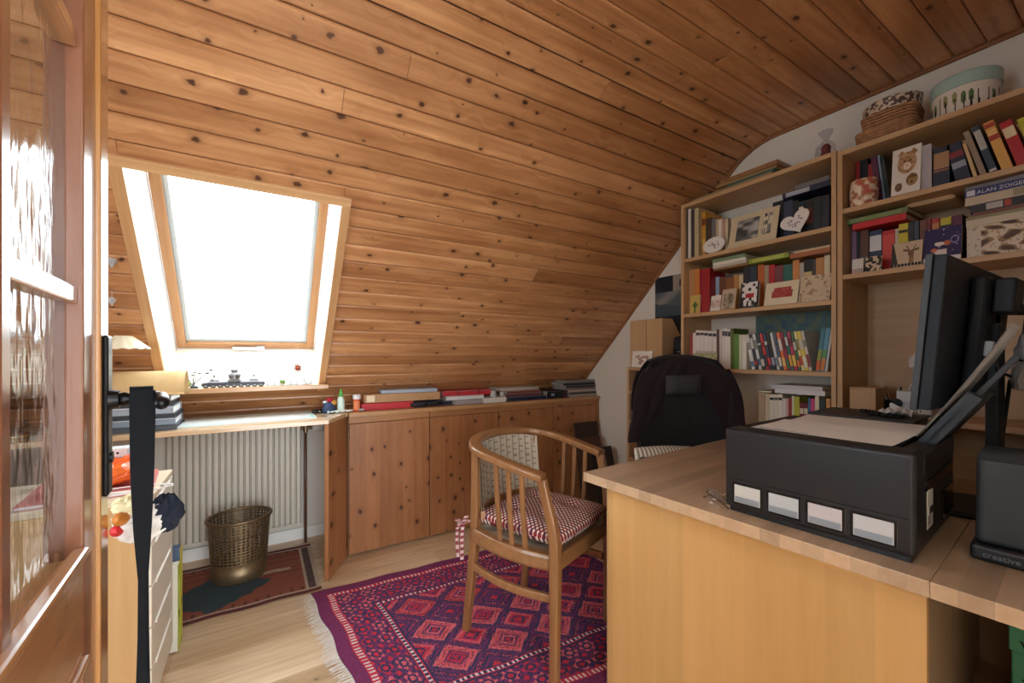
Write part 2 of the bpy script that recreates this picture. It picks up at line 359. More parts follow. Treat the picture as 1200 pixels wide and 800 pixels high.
# ceiling: backing with the skylight's hole, one board after the other on it
WX, WHX = -.0525, .3525; WZ = 1.433; WS = (WZ-.82)/Q; WHY = .5925; CW = .038
bk = MB(); off = .016
def bp(x, s):
    Y, Z, a = prof(s); return (x, Y+off*math.sin(a), Z-off*math.cos(a))
def bstrip(x0, x1, s0, s1, n=1):
    for i in range(n):
        a, b = s0+(s1-s0)*i/n, s0+(s1-s0)*(i+1)/n
        bk.add([bp(x0, a), bp(x1, a), bp(x1, b), bp(x0, b)], [(0, 1, 2, 3)])
h0, h1 = WS-WHY-.012, WS+WHY+.012
XL0, XR0 = XL-.08, XR+.08
bstrip(XL0, XR0, -.12, h0); bstrip(XL0, WX-WHX-.012, h0, h1); bstrip(WX+WHX+.012, XR0, h0, h1); bstrip(XL0, XR0, h1, S_ARC); bstrip(XL0, XR0, S_ARC, S_FLAT, 10); bstrip(XL0, XR0, S_FLAT, S_END+.12)
ceil = tag(obj('ceiling', bk, mat('dark_groove', (.05, .022, .010), .8)), kind='structure')
def board(x0, x1, s0, s1):
    w, L = (s1-s0-.0026)/2, (x1-x0-.0014)/2
    c = .0055
    sec = [(-w, -.006), (-w+c, 0), (w-c, 0), (w, -.006), (w, -.0135), (-w, -.0135)]
    Y, Z, a = prof((s0+s1)/2)
    o = obj('ceiling_board', MB().prism(sec, -L, L, 'yz'), PINE, ceil, ((x0+x1)/2, Y, Z), (a, 0, 0))
BW, S0 = .0912, .0844
k = -2
while S0+k*BW < S_END:
    a, b = max(S0+k*BW, -.08), min(S0+(k+1)*BW, S_END+.05)
    k += 1
    if b-a < .02: continue
    cuts = [XL, XR]
    lo, hi = WS-WHY-.006, WS+WHY+.006
    if b > lo and a < hi:
        spans = [(XL, WX-WHX-.006), (WX+WHX+.006, XR)]
        if a < lo-.02: board(WX-WHX-.006, WX+WHX+.006, a, lo)
        if b > hi+.02: board(WX-WHX-.006, WX+WHX+.006, hi, b)
    else: spans = [(XL, XR)]
    for (x0, x1) in spans:
        if random.random() < .6 and x1-x0 > 1.6:
            j = random.uniform(x0+.7, x1-.5); board(x0, j, a, b); board(j, x1, a, b)
        else: board(x0, x1, a, b)
# scribed strip along the gable
pts = [prof(s) for s in [i*S_END/70 for i in range(71)]]
tag(obj('trim_1', MB().tube([(XR-.007, p[0]-.008*math.sin(p[2]), p[1]+.008*math.cos(p[2])) for p in pts], 1, flat=(.008, .007), up=(1, 0, 0)), wood('trim_wood', (.30, .13, .05), (.22, .085, .03), 1, 2, rough=.5)), kind='structure')

# ---------------------------------------------------------------- skylight
win = bpy.data.objects.new('window_1', None); COL.objects.link(win); tag(win, kind='structure')
wy, wz, _ = prof(WS); win.location = (WX, wy, wz); win.rotation_euler = (R(135), 0, 0)
def wmesh(name, a, b, m, bev=.002, par=None): return obj(name, MB().bb(a, b), m, par or win, bevel=bev)
hx, hy = WHX, WHY
CASL = wood('pine_casing_long', (0.62, 0.36, 0.17), (0.48, 0.25, 0.10), 1, 0, grain=40, tint=.06, rough=.4)
wmesh('casing', (-hx-CW, hy, -.012), (hx+CW, hy+CW, .014), PINE_CAS)
wmesh('casing', (-hx-CW, -hy-.03, -.012), (-hx, hy, .014), CASL); wmesh('casing', (hx, -hy-.03, -.012), (hx+CW, hy, .014), CASL)
LP = wood('pine_reveal', (0.86, 0.79, 0.69), (0.82, 0.72, 0.58), 1, 2, grain=40, tint=.04, rough=.45)  # reveal pine coloured near white for the skylight's glare
LPX = wood('pine_reveal_low', (0.86, 0.79, 0.69), (0.82, 0.72, 0.58), 0, 2, grain=40, tint=.04, rough=.45)  # same glare-whitened pine with the grain turned
for i in range(3):
    z0, z1 = -.30+i*.1, -.30+(i+1)*.1-.003
    wmesh('reveal_board', (-hx-.014, -hy, z0), (-hx, hy, z1), LP); wmesh('reveal_board', (hx, -hy, z0), (hx+.014, hy, z1), LP)
    wmesh('reveal_board', (-hx-.014, -hy-.014, z0), (hx+.014, -hy, z1), LPX); wmesh('reveal_board', (-hx-.014, hy, z0), (hx+.014, hy+.014, z1), LPX)
wmesh('outer_frame', (-hx-.05, -hy-.05, -.385), (-hx-.001, hy+.05, -.302), WHITE); wmesh('outer_frame', (hx+.001, -hy-.05, -.385), (hx+.05, hy+.05, -.302), WHITE)
wmesh('outer_frame', (-hx, -hy-.05, -.385), (hx, -hy-.001, -.302), WHITE); wmesh('outer_frame', (-hx, hy+.001, -.385), (hx, hy+.05, -.302), WHITE)
SASH = wood('sash_wood', (0.45, 0.24, 0.11), (0.34, 0.16, 0.065), 1, 0, grain=40, tint=.03, rough=.35); SASHX = wood('sash_wood_rail', (0.45, 0.24, 0.11), (0.34, 0.16, 0.065), 0, 1, grain=40, tint=.03, rough=.35)
g = .005; sw = .047
sash = wmesh('sash', (-hx+g, -hy+g, -.365), (-hx+sw, hy-g, -.315), SASH); wmesh('sash_stile', (hx-sw, -hy+g, -.365), (hx-g, hy-g, -.315), SASH)
wmesh('sash_rail', (-hx+sw, -hy+g, -.365), (hx-sw, -hy+sw, -.315), SASHX); wmesh('sash_rail', (-hx+sw, hy-sw, -.365), (hx-sw, hy-g, -.315), SASHX)
GAS = cmat((178, 190, 198), .4)
for a, b in (((-hx+sw, -hy+sw), (-hx+sw+.02, hy-sw)), ((hx-sw-.02, -hy+sw), (hx-sw, hy-sw)), ((-hx+sw+.02, -hy+sw), (hx-sw-.02, -hy+sw+.02)), ((-hx+sw+.02, hy-sw-.02), (hx-sw-.02, hy-sw))):
    wmesh('glazing_strip', (*a, -.36), (*b, -.33), GAS, .001)
def glass_mat(name, tint=(1, 1, 1), rough=0.0, bump=0.0, bsc=30, refl=1.0):
    m = bpy.data.materials.new(name); m.use_nodes = True; nt = m.node_tree; nt.nodes.clear(); N = nt.nodes.new; L = nt.links.new
    o = N('ShaderNodeOutputMaterial'); mx = N('ShaderNodeMixShader'); tr = N('ShaderNodeBsdfTransparent'); gl = N('ShaderNodeBsdfGlossy'); fr = N('ShaderNodeFresnel')
    tr.inputs[0].default_value = (*tint, 1); gl.inputs['Roughness'].default_value = rough; gl.inputs[0].default_value = (refl, refl, refl, 1); fr.inputs[0].default_value = 1.45
    if bump:
        tc = N('ShaderNodeTexCoord'); mp = N('ShaderNodeMapping'); mp.inputs['Scale'].default_value = (1, 1, .35); n = N('ShaderNodeTexNoise'); n.inputs['Scale'].default_value = bsc; n.inputs['Detail'].default_value = 2
        L(tc.outputs['Object'], mp.inputs[0]); L(mp.outputs[0], n.inputs[0]); b = N('ShaderNodeBump'); b.inputs['Strength'].default_value = bump; b.inputs['Distance'].default_value = .01
        L(n.outputs[0], b.inputs['Height']); L(b.outputs[0], gl.inputs['Normal'])
    geo = N('ShaderNodeNewGeometry'); fb = N('ShaderNodeMath'); fb.operation = 'SUBTRACT'; fb.inputs[0].default_value = 1.0; L(geo.outputs['Backfacing'], fb.inputs[1])
    fm = N('ShaderNodeMath'); fm.operation = 'MULTIPLY'; L(fr.outputs[0], fm.inputs[0]); L(fb.outputs[0], fm.inputs[1])      # only the outer faces mirror
    L(fm.outputs[0], mx.inputs[0]); L(tr.outputs[0], mx.inputs[1]); L(gl.outputs[0], mx.inputs[2]); L(mx.outputs[0], o.inputs[0])
    MATS[name] = m; return m
GLASS = glass_mat('clear_glass', (.95, .97, .97))
wmesh('pane', (-hx+sw+.012, -hy+sw+.012, -.348), (hx-sw-.012, hy-sw-.012, -.342), GLASS, 0)
hd = obj('handle', MB().bb((-.09, -hy+.006, -.312), (.06, -hy+.026, -.295)).bb((.03, -hy+.002, -.316), (.075, -hy+.03, -.29)), mat('brushed_aluminium', (.62, .64, .66), .35, 1.0), win, bevel=.004)
portal('skylight_portal', win.matrix_basis @ Vector((0, 0, -.37)), (R(135)+PI, 0, 0), 2*hx, 2*hy)
# ledge under the skylight
led = obj('ledge', MB().bb((-.455, 2.635, 1.002), (.345, 2.765, 1.028)), PINE_TOP, bevel=.004); led.name = 'trim_2'; tag(led, kind='structure')
LEDGE_Z = 1.028
w2 = bpy.data.objects.new('fill_window_2', None); COL.objects.link(w2); tag(w2, kind='structure'); gx = XL-.06  # added window, out of view, brings fill light from the left
for a, b_ in (((GY0, GZ0), (GY0+.06, GZ1)), ((GY1-.06, GZ0), (GY1, GZ1)), ((GY0+.06, GZ0), (GY1-.06, GZ0+.06)), ((GY0+.06, GZ1-.06), (GY1-.06, GZ1)), (((GY0+GY1)/2-.04, GZ0+.06), ((GY0+GY1)/2+.04, GZ1-.06))):
    obj('window_frame', MB().bb((gx-.03, *a), (gx+.03, *b_)), SASH, w2, bevel=.003)
for ya, yb in ((GY0+.06, (GY0+GY1)/2-.04), ((GY0+GY1)/2+.04, GY1-.06)): obj('pane', MB().bb((gx-.003, ya, GZ0+.06), (gx+.003, yb, GZ1-.06)), GLASS, w2)
obj('fill_window_sill', MB().bb((XL-.02, GY0-.03, GZ0-.03), (XL+.12, GY1+.03, GZ0-.001)), WHITE, w2, bevel=.004)
portal('gable_portal', (XL-.1, (GY0+GY1)/2, (GZ0+GZ1)/2), (0, R(-90), 0), GZ1-GZ0, GY1-GY0)
portal('doorway_portal', ((DX0+DX1)/2, YF-.12, DH/2), (R(90), 0, 0), DX1-DX0, DH)

# ---------------------------------------------------------------- the open door with ribbed glass
dr = bpy.data.objects.new('door_1', None); COL.objects.link(dr); tag(dr, kind='structure')
dr.location = (-.160, -.02, 0); dr.rotation_euler = (0, 0, R(3.7))     # local +y runs from the hinge to the latch edge, +x is the face seen
DWid, T = .905, .040
def dm(name, a, b, m, bev=.003, par=None): return obj(name, MB().bb(a, b), m, par or dr, bevel=bev)
dm('stile', (-T, DWid-.066, .01), (0, DWid, 2.04), DOORW); dm('stile', (-T, .0, .01), (0, .11, 2.04), DOORW)
dm('edge_lip', (-.022, DWid, .01), (.006, DWid+.052, 2.045), wood('door_lip_wood', (.50, .235, .075), (.40, .17, .05), 2, 1, grain=30, tint=.02, rough=.22, coat=.7))
y0, y1 = .11, DWid-.066
dm('top_rail', (-T, y0, 1.99), (0, y1, 2.04), DOORH)
dm('middle_rail', (-T, y0, .775), (0, y1, .915), DOORH); dm('bottom_rail', (-T, y0, .01), (0, y1, .16), DOORH)
ys = [y0+(y1-y0)*i/3 for i in range(4)]
zs = [.915, 1.285, 1.645, 1.99]
for yy in ys[1:3]: dm('mullion', (-T+.004, yy-.012, .915), (-.004, yy+.012, 1.99), DOORW)
for zz in zs[1:3]:
    for i in range(3): dm('glazing_bar', (-T+.006, ys[i]+(.012 if i else 0), zz-.012), (-.006, ys[i+1]-(.012 if i < 2 else 0), zz+.012), DOORH)
RIB = glass_mat('ribbed_glass', (.80, .84, .88), .13, .40, 34)
for i in range(3):
    for j in range(3): dm('pane', (-.022, ys[i]+.003, zs[j]+.003), (-.018, ys[i+1]-.003, zs[j+1]-.003), RIB, 0)
for z0, z1, ya, yb in ((.915, .928, y0, y1), (.762, .775, y0, y1)): dm('moulding', (-.012, ya, z0), (.007, yb, z1), DOORH, .004)
dm('lower_panel', (-.03, y0, .16), (-.010, y1, .775), DOORH); dm('raised_field', (-.012, y0+.05, .22), (-.002, y1-.05, .715), DOORH, .006)
IRON = mat('black_iron', (.012, .012, .014), .35, .6, bump=.1, bscale=120)
lp = obj('lock_plate', MB().bb((.005, DWid+.008, .975), (.013, DWid+.042, 1.232)), IRON, dr, bevel=.004)
obj('plate_rosette', MB().cyl((.012, DWid+.025, 1.128), (.024, DWid+.025, 1.128), .017, .014, 20), IRON, lp)
obj('keyhole_cover', MB().cyl((.012, DWid+.025, 1.035), (.016, DWid+.025, 1.035), .009, n=16), IRON, lp)
lv = MB(); hz = 1.128; hy0 = DWid+.025
lv.lathe([(.009, 0), (.012, .010), (.008, .018), (.012, .026), (.008, .034), (.012, .044), (.010, .054)], n=14)
lv.v = [(v[2]+.02, hy0+v[0], hz+v[1]) for v in lv.v]
lv.tube([(.07, hy0+.005, hz), (.078, hy0-.02, hz+.001), (.082, hy0-.06, hz+.003), (.086, hy0-.10, hz+.002), (.087, hy0-.118, hz), (.087, hy0-.124, hz)], [.010, .010, .009, .010, .009, .004], 12)
obj('lever', lv, IRON, dr, smooth=True)
# ================================================================== built-in cabinet, window shelf, radiator
CY, CZ = 2.594, .857
t = thing('low_cabinet', 'long built-in knotty pine cabinet with four flush doors under the sloping ceiling', 'cabinet', (0, 0, 0))
obj('body', MB().bb((.452, CY+.021, .02), (XR-.004, 2.86, CZ-.022)), mat('cabinet_inside', (.12, .055, .02), .7), t)
xs = [at(px, 570, 1, CY)[0] for px in (409, 503.5, 584, 649)]+[XR-.035]
for i in range(4): obj('door', MB().box((0, 0, 0), (xs[i+1]-xs[i]-.005, .02, CZ-.068-.012)), PINE_DOOR, t, ((xs[i]+xs[i+1])/2, CY+.010, (CZ-.068+.012)/2), bevel=.002)
PINE_DX = wood('pine_cabinet_rail', (0.43, 0.20, 0.080), (0.33, 0.135, 0.048), 0, 2, knots=.5, grain=36, tint=.06, rough=.4)
for i in range(4): obj('top_rail', MB().bb((xs[i]+.0015, CY+.002, CZ-.065), (xs[i+1]-.0015, CY+.02, CZ-.024)), PINE_DX, t, bevel=.001)
obj('end_strip', MB().bb((XR-.033, CY, .0), (XR-.004, CY+.02, CZ-.022)), PINE_DOOR, t, bevel=.001)
obj('end_strip', MB().bb((.445, CY-.004, .0), (xs[0]-.002, CY+.02, CZ-.022)), PINE_DOOR, t, bevel=.001)
obj('plinth', MB().bb((.46, CY+.03, 0), (XR-.01, CY+.05, .03)), PINE_DX, t)
t = thing('cabinet_top', 'pine board lying along the top of the long cabinet, covered with stationery', 'worktop')
obj('top_board', MB().bb((.447, CY-.014, CZ-.021), (XR-.004, 2.885, CZ)), PINE_TOP, t, bevel=.003)
obj('nosing', MB().bb((.447, CY-.018, CZ-.024), (XR-.004, CY-.0145, CZ-.003)), PINE_TOP, t, bevel=.001)
t = thing('window_shelf', 'pale pine shelf board over the radiator below the skylight', 'shelf')
poly = [(-1.2, 2.36), (.309, 2.36), (.432, CY-.006), (.443, CY), (.443, 2.885), (-1.2, 2.885)]
SHELFT = wood('pine_shelf_top', (0.70, 0.50, 0.31), (0.60, 0.40, 0.22), 0, 1, knots=.3, grain=32, tint=.03, rough=.22, coat=.6)
obj('top_board', MB().prism(poly, CZ-.021, CZ+.001), SHELFT, t, bevel=.002)
ax, ay, bx, by = .309, 2.374, .438, CY-.002
d = Vector((bx-ax, by-ay)); n = Vector((d.y, -d.x)).normalized()*.0; nn = Vector((-d.y, d.x)).normalized()*.022
obj('end_panel', MB().prism([(ax, ay), (bx, by), (bx+nn.x, by+nn.y), (ax+nn.x, ay+nn.y)], 0, CZ-.021), PINE_DOOR, t, bevel=.002)
obj('end_panel', MB().bb((-1.2, 2.40, 0), (-1.178, 2.86, CZ-.021)), PINE_DOOR, t, bevel=.002)
FINC = mat('radiator_enamel', S(206, 198, 184), .38)
t = thing('radiator', 'cream ribbed panel radiator beneath the window shelf', 'radiator', (0, 0, 0))
rx0, rx1, rz0, rz1 = -.445, .222, .115, .775
obj('back_panel', MB().bb((rx0, 2.955, rz0), (rx1, 2.985, rz1)), FINC, t, bevel=.004)
nf = 22; p = (rx1-rx0)/nf
sec = [(-p*.46, .0), (-p*.30, -.022), (p*.30, -.022), (p*.46, 0)]
fin = MB().prism([(a, b) for a, b in sec], rz0+.022, rz1-.022).mesh('fin', FINC)
for i in range(nf): put('fin', fin, t, (rx0+(i+.5)*p, 2.955, 0))
obj('top_channel', MB().bb((rx0, 2.925, rz1-.020), (rx1, 2.985, rz1)), FINC, t, bevel=.005)
obj('bottom_channel', MB().bb((rx0, 2.932, rz0), (rx1, 2.985, rz0+.02)), FINC, t, bevel=.005)
for xx in (rx0+.1, rx1-.1): obj('wall_bracket', MB().bb((xx-.012, 2.985, .2), (xx+.012, YB-.001, .7)), WHITE, t)
PIPE = mat('pipe_brown', (.13, .055, .032), .4)
obj('supply_pipe', MB().tube([(.248, 2.945, .002), (.248, 2.945, .40), (.248, 2.945, .715)], .0085, 12), PIPE, t, smooth=True)
obj('valve', MB().cyl((.215, 2.945, .735), (.285, 2.945, .735), .012, n=14).cyl((.248, 2.945, .705), (.248, 2.945, .75), .013, n=12).cyl((.23, 2.945, .735), (.236, 2.945, .735), .018, n=6), mat('old_brass', (.20, .13, .08), .35, .9), t, smooth=False)
obj('thermostat_knob', MB().lathe([(.0, 0), (.022, .002), (.024, .012), (.024, .055), (.019, .07), (0, .071)], n=20), WHITE, t, (.285, 2.945, .735), (0, R(90), 0), smooth=True)

# ------------------------------------------------------------------ waste basket
BRZ = mat('bronze_lacquer', (.22, .155, .085), .42, .7)
t = thing('waste_basket', 'bronze perforated metal waste basket standing before the radiator', 'waste basket', (-.095, 2.675, .0045))
def br(z): return .122+.022*(z/.325)
EL = .86
b = MB().lathe([(.0, .004), (br(0)-.003, .004), (br(.01)-.003, .012), (br(.105)-.003, .105), (br(.105), .105), (br(.01), .008), (br(0)-.004, 0), (0, 0)], n=48, sy=EL)
obj('base', b, BRZ, t, smooth=True)
b = MB(); nb = 42
rings = [.105+i*.0158 for i in range(14)]
for i in range(nb):
    a = 2*PI*i/nb; da = 2*PI/nb*.21
    for z0, z1 in ((.10, .215), (.215, .232), (.237, .262), (.267, .318)):
        if (z0, z1) == (.215, .232) or (z0, z1) == (.237, .262):
            if i % 2 and z0 == .215: pass
        vs = []
        for z in (z0, z1):
            for q in (-da, da):
                for rr in (br(z)-.0015, br(z)+.0008): vs.append((rr*math.cos(a+q), EL*rr*math.sin(a+q), z))
        b.add(vs, [(0, 2, 6, 4), (1, 5, 7, 3), (0, 1, 3, 2), (4, 6, 7, 5), (0, 4, 5, 1), (2, 3, 7, 6)])
def ring(z, h, th=.0016):
    vs = []; fs = []; n = 48
    for q in range(n):
        a = 2*PI*q/n
        for (rr, zz) in ((br(z)-th, z-h), (br(z)+th*.7, z-h), (br(z)+th*.7, z+h), (br(z)-th, z+h)): vs.append((rr*math.cos(a), EL*rr*math.sin(a), zz))
    for q in range(n):
        w_ = (q+1) % n
        for e in range(4): fs.append((q*4+e, q*4+(e+1) % 4, w_*4+(e+1) % 4, w_*4+e))
    b.add(vs, fs)
for z in rings: ring(z, .0040 if z < .17 else .0026)
obj('lattice', b, BRZ, t)
b = MB().tube([(br(.325)*1.02*math.cos(2*PI*i/40), EL*br(.325)*1.02*math.sin(2*PI*i/40), .325) for i in range(40)], .0085, 8, closed=True)
obj('rim', b, BRZ, t, smooth=True)

# ------------------------------------------------------------------ rugs (woven patterns)
def hsh(*a):
    x = math.sin(sum(v*k for v, k in zip(a, (12.9898, 78.233, 37.719))))*43758.5453; return x-math.floor(x)
def blend(a, b, f): return tuple(p+(q-p)*f for p, q in zip(a, b))
RED, PINK, PURP, NAVY, CREAM = S(196, 40, 66), S(214, 98, 108), S(118, 44, 96), S(50, 46, 84), S(222, 204, 200)
def motif(u, v, su, sv, seed=0):
    """little blocky flowers and hooks"""
    iu, iv = math.floor(u/su), math.floor(v/sv); fu, fv = u/su-iu-.5, v/sv-iv-.5
    m = abs(fu)+abs(fv); k = hsh(iu, iv, seed); r = math.hypot(fu, fv)
    if r < .14: return RED if k < .6 else PINK
    if r < .27: return NAVY
    ang = math.atan2(fv, fu)
    if r < .27+.17*(math.cos(ang*(4 if k < .5 else 6))*.5+.5): return PINK if k > .45 else RED
    if m > .82 : return RED
    if m > .70 : return NAVY if k > .3 else PURP
    return PURP if hsh(math.floor(u/.008), math.floor(v/.008), seed) < .62 else NAVY
def rugcol(u, v, U=1.50, V=1.12):
    d = min(u, v, V-v); a = v if d != v else u
    if v < u and v <= V-v: d, a = v, u
    elif V-v < u: d, a = V-v, u
    else: d, a = u, v
    n = hsh(math.floor(u/.006), math.floor(v/.006))
    sp = lambda c: blend(c, (c[0]*.62, c[1]*.62, c[2]*.7), n*.75)
    if d < .055: return sp(PURP if (math.floor(d/.006)+math.floor(a/.012)) % 3 else S(128, 34, 70))
    if d < .085: return sp(RED if abs((a/.02) % 1-.5) > .22 or d > .08 or d < .06 else CREAM)
    if d < .225: return sp(motif(a, d-.085, .092, .07, 3))
    if d < .262:
        q = (d-.225)/.037
        if q < .2 or q > .8: return sp(NAVY)
        if q < .34 or q > .66: return sp(RED)
        return sp(CREAM if (a/.022) % 1 < .45 else NAVY)
    # field: rows of stepped diamonds
    x, y = u-.262, v-.262
    px_, py_ = .235, .198
    gx, gy = x/px_, y/py_
    i0, j0 = math.floor(gx), math.floor(gy); fx, fy = gx-i0-.5, gy-j0-.5
    st = .018*(1 if ((x+y)/.012) % 1 < .5 else -1)
    m = abs(fx)+abs(fy)+st
    if m > .5:
        i1, j1 = math.floor(gx+.5), math.floor(gy+.5); fx2, fy2 = gx-i1, gy-j1; m2 = abs(fx2)+abs(fy2)+st
        kind = (j1) % 2
        if m2 < .10: return sp(RED)
        if m2 < .17: return sp(NAVY)
        if m2 < .25: return sp(PURP if kind else RED)
        if m2 < .31: return sp(NAVY if kind else PINK)
        if m2 < .40: return sp(motif(u, v, .03, .03, 9))
        return sp(NAVY if m2 < .45 else PURP)
    if m < .07: return sp(RED)
    if m < .12: return sp(NAVY)
    if m < .19: return sp(PINK if (i0+j0) % 2 else RED)
    if m < .25: return sp(NAVY if ((fx+fy)*40) % 2 < 1.2 else PURP)
    if m < .33: return sp(S(208, 84, 94))
    if m < .345: return sp(S(60, 20, 30))
    if m < .43: return sp(PINK if (i0*3+j0) % 3 else S(190, 60, 70))
    return sp(NAVY)
TLc, TRc, BLc, BRc = Vector((.215, 2.285)), Vector((1.68, 2.205)), Vector((.335, 1.17)), Vector((1.68, 1.035))
def rp(u, v, z=.009):
    p = (TLc*(1-u)+TRc*u)*(1-v)+(BLc*(1-u)+BRc*u)*v
    wv = .006*math.sin(v*23)*(1-u)**8
    return (p.x+wv, p.y+.004*math.sin(u*31), z)
t = thing('persian_rug', 'red and purple patterned wool rug with white fringe under the armchair', 'rug')
U, V = 1.44, 1.12
b = MB().grid(lambda u, v: rp(u, v), 300, 236, lambda u, v: rugcol(u*U, v*V))
def rim(pts): 
    top = [rp(u, v) for u, v in pts]; bot = [(p[0], p[1], .0005) for p in top]; k = len(pts)
    b.add(top+bot, [(i, i+1, k+i+1, k+i) for i in range(k-1)], S(84, 26, 60))
rim([(0, i/40) for i in range(41)]); rim([(1, i/40) for i in range(41)]); rim([(i/40, 0) for i in range(41)]); rim([(i/40, 1) for i in range(41)])
obj('pile', b, vmat('woven_wool', .95, bump=.5, bscale=420), t)
b = MB()
for i in range(230):
    v = (i+random.uniform(.1, .9))/230; p0 = rp(0, v, .006); l = random.uniform(.035, .06); dy = random.uniform(-.018, .012)
    mid = (p0[0]-l*.55, p0[1]+dy*.4, .0045); e = (p0[0]-l, p0[1]+dy, .002)
    w_ = .0019; b.add([(p0[0], p0[1]-w_, p0[2]), (p0[0], p0[1]+w_, p0[2]), (mid[0], mid[1]+w_, mid[2]), (mid[0], mid[1]-w_, mid[2]), (e[0], e[1]+w_, e[2]), (e[0], e[1]-w_, e[2])], [(0, 1, 2, 3), (3, 2, 4, 5)])
tag(obj('fringe', b, cmat((226, 220, 212), .9), t), kind='stuff')
SAL, TEAL, BEI, DKB = S(150, 88, 70), S(62, 82, 92), S(190, 172, 152), S(92, 62, 60)
def rug2(u, v, U=1.04, V=.59):
    n = hsh(math.floor(u/.007), math.floor(v/.007), 5)
    sp = lambda c: blend(c, (c[0]*.7, c[1]*.7, c[2]*.72), n*.6)
    ru = U-u; d = min(v, V-v)
    if d < .03: return sp(S(120, 46, 48) if ((u/.016) % 1) < .5 else DKB)
    if d < .042: return sp(BEI)
    if ru < .02: return sp(BEI)
    if ru < .055: return sp(S(92, 84, 84) if (v/.03) % 1 < .6 else DKB)
    if ru < .068: return sp(BEI)
    # slate lozenge under the basket, bars
    if abs(u-.58+.005*math.sin(v*110))/.25+abs(v-.36+.005*math.sin(u*110))/.19 < 1: return sp(TEAL)
    if abs(u-.84) < .075 and abs(v-.27-(u-.84)*.05) < .014: return sp(BEI)
    if u < .30 and abs(v-.3) < .10 and ((u/.03) % 1) < .5: return sp(DKB)
    if d < .075 and ((u/.05) % 1) < .25: return sp(S(110, 60, 50))
    return sp(SAL if hsh(math.floor(v/.02), 3, 1) < .7 else S(136, 76, 62))
t = thing('small_rug', 'faded salmon woven rug with slate lozenge beneath the waste basket', 'rug', (-.77, 2.905, 0))
b = MB().grid(lambda u, v: (u*1.04, -v*.59+.004*math.sin(u*25), .0035), 150, 86, lambda u, v: rug2(u*1.04, v*.59))
obj('weave', b, vmat('woven_flat', .95, bump=.4, bscale=500), t)
b = MB()
for i in range(26):
    v = random.uniform(0, .59); b.tube([(1.04, -v, .003), (1.06+random.random()*.02, -v+random.uniform(-.02, .02), .0022), (1.07+random.random()*.03, -v+random.uniform(-.03, .03), .0018)], .0012, 4)
tag(obj('fringe', b, cmat((206, 196, 180), .9), t), kind='stuff')

# ------------------------------------------------------------------ chest of drawers behind the door
t = thing('drawer_chest', 'pale birch chest of drawers with glare-paled fronts beside the open door', 'chest of drawers', (-.76, 1.735, 0))
W_, D_, H_ = .462, .375, .745
CHB = wood('birch_chest', (0.68, 0.43, 0.20), (0.60, 0.35, 0.15), 2, 0, grain=30, tint=.02, rough=.5)
obj('body', MB().bb((0, 0, .05), (W_-.018, D_, H_-.018)), CHB, t, bevel=.002)
obj('top', MB().bb((0, 0, H_-.0175), (W_, D_, H_)), mat('birch_cream', S(232, 214, 186), .4), t, bevel=.002)
obj('plinth', MB().bb((.01, .01, 0), (W_-.03, D_-.01, .0495)), CHB, t)
for i in range(5):
    z0 = .055+i*.134; dd = obj('drawer_front', MB().bb((W_-.0175, .003, z0), (W_, D_-.003, z0+.130)), cmat((232, 224, 208), .4), t, bevel=.003)  # birch fronts paled: the glare on them is put into the colour
    obj('finger_groove', MB().bb((W_-.001, .06, z0+.118), (W_+.004, D_-.06, z0+.127)), cmat((240, 236, 228), .35), dd, bevel=.001)
CHEST_Z = H_

# ------------------------------------------------------------------ bookcases along the gable
BXF, BXB = 2.17, XR-.003
def bookcase(label, y0, y1, ztop, shelves, back=False, name='bookcase', th=.021):
    t = thing(name, label, 'bookcase', ((BXF+BXB)/2, (y0+y1)/2, 0)); cx, cy = (BXF+BXB)/2, (y0+y1)/2; h = (BXB-BXF)/2; wd = (y1-y0)/2
    for s in (-1, 1): obj('side_panel', MB().bb((-h, s*wd, 0), (h, s*(wd-.019), ztop)), BIRCH_V, t, bevel=.0012)
    obj('top_panel', MB().bb((-h, -wd+.0192, ztop-th), (h, wd-.0192, ztop)), BIRCH, t, bevel=.0012)
    for z in shelves: obj('shelf_board', MB().bb((-h+.004, -wd+.0192, z-th), (h-(.006 if back else 0), wd-.0192, z)), BIRCH, t, bevel=.0012)
    obj('plinth', MB().bb((-h+.02, -wd+.0192, 0), (-h+.036, wd-.0192, .06)), BIRCH, t)
    if back: obj('back_panel', MB().bb((h-.005, -wd+.0192, .06), (h, wd-.0192, ztop-th)), BIRCH, t)
    return t
LZ = [1.777, 1.447, 1.125, .80, .46, .08]; RZ = [1.838, 1.551, .955, .60, .30, .08]; BZ = [1.118, .955, .755, .50, .27, .06]
bookcase('tall birch bookcase without a back panel, next to the low bookcase', .807, 1.594, 2.104, LZ)
bookcase('tall birch bookcase with wooden back and wide open niche behind the monitor', .002, .803, 2.094, RZ, True)
bookcase('low birch bookcase between the tall bookcase and the pine cabinet', 1.600, 2.025, BZ[0], BZ[1:])

# ------------------------------------------------------------------ desk
DZ = .77
desk = thing('desk', 'pale beech desk with thick lamella top and solid front panel, printer standing on it', 'desk', (1.014, 1.157, 0), R(4.5))
JY = -.905
obj('top', MB().box((0, 0, 0), (1.02, -JY, .032)), BEECH, desk, (.51, JY/2, DZ-.016), bevel=.0015)
obj('top', MB().box((0, 0, 0), (1.02, .32, .032)), BEECH, desk, (.51, JY-.0004-.16, DZ-.016), bevel=.0015)
obj('front_panel', MB().bb((.055, JY+.012, .0105), (.073, -.07, DZ-.033)), DESKP, desk, bevel=.0015)
obj('edge_band', MB().bb((.054, -.0695, .0105), (.074, -.065, DZ-.033)), BIRCH_V, desk)
NICHE = wood('desk_inner', (.50, .34, .22), (.43, .28, .17), 2, 0, grain=30, tint=.02, rough=.55)
obj('partition', MB().bb((.0735, JY+.012, 0), (.78, JY+.030, DZ-.033)), NICHE, desk, bevel=.001)
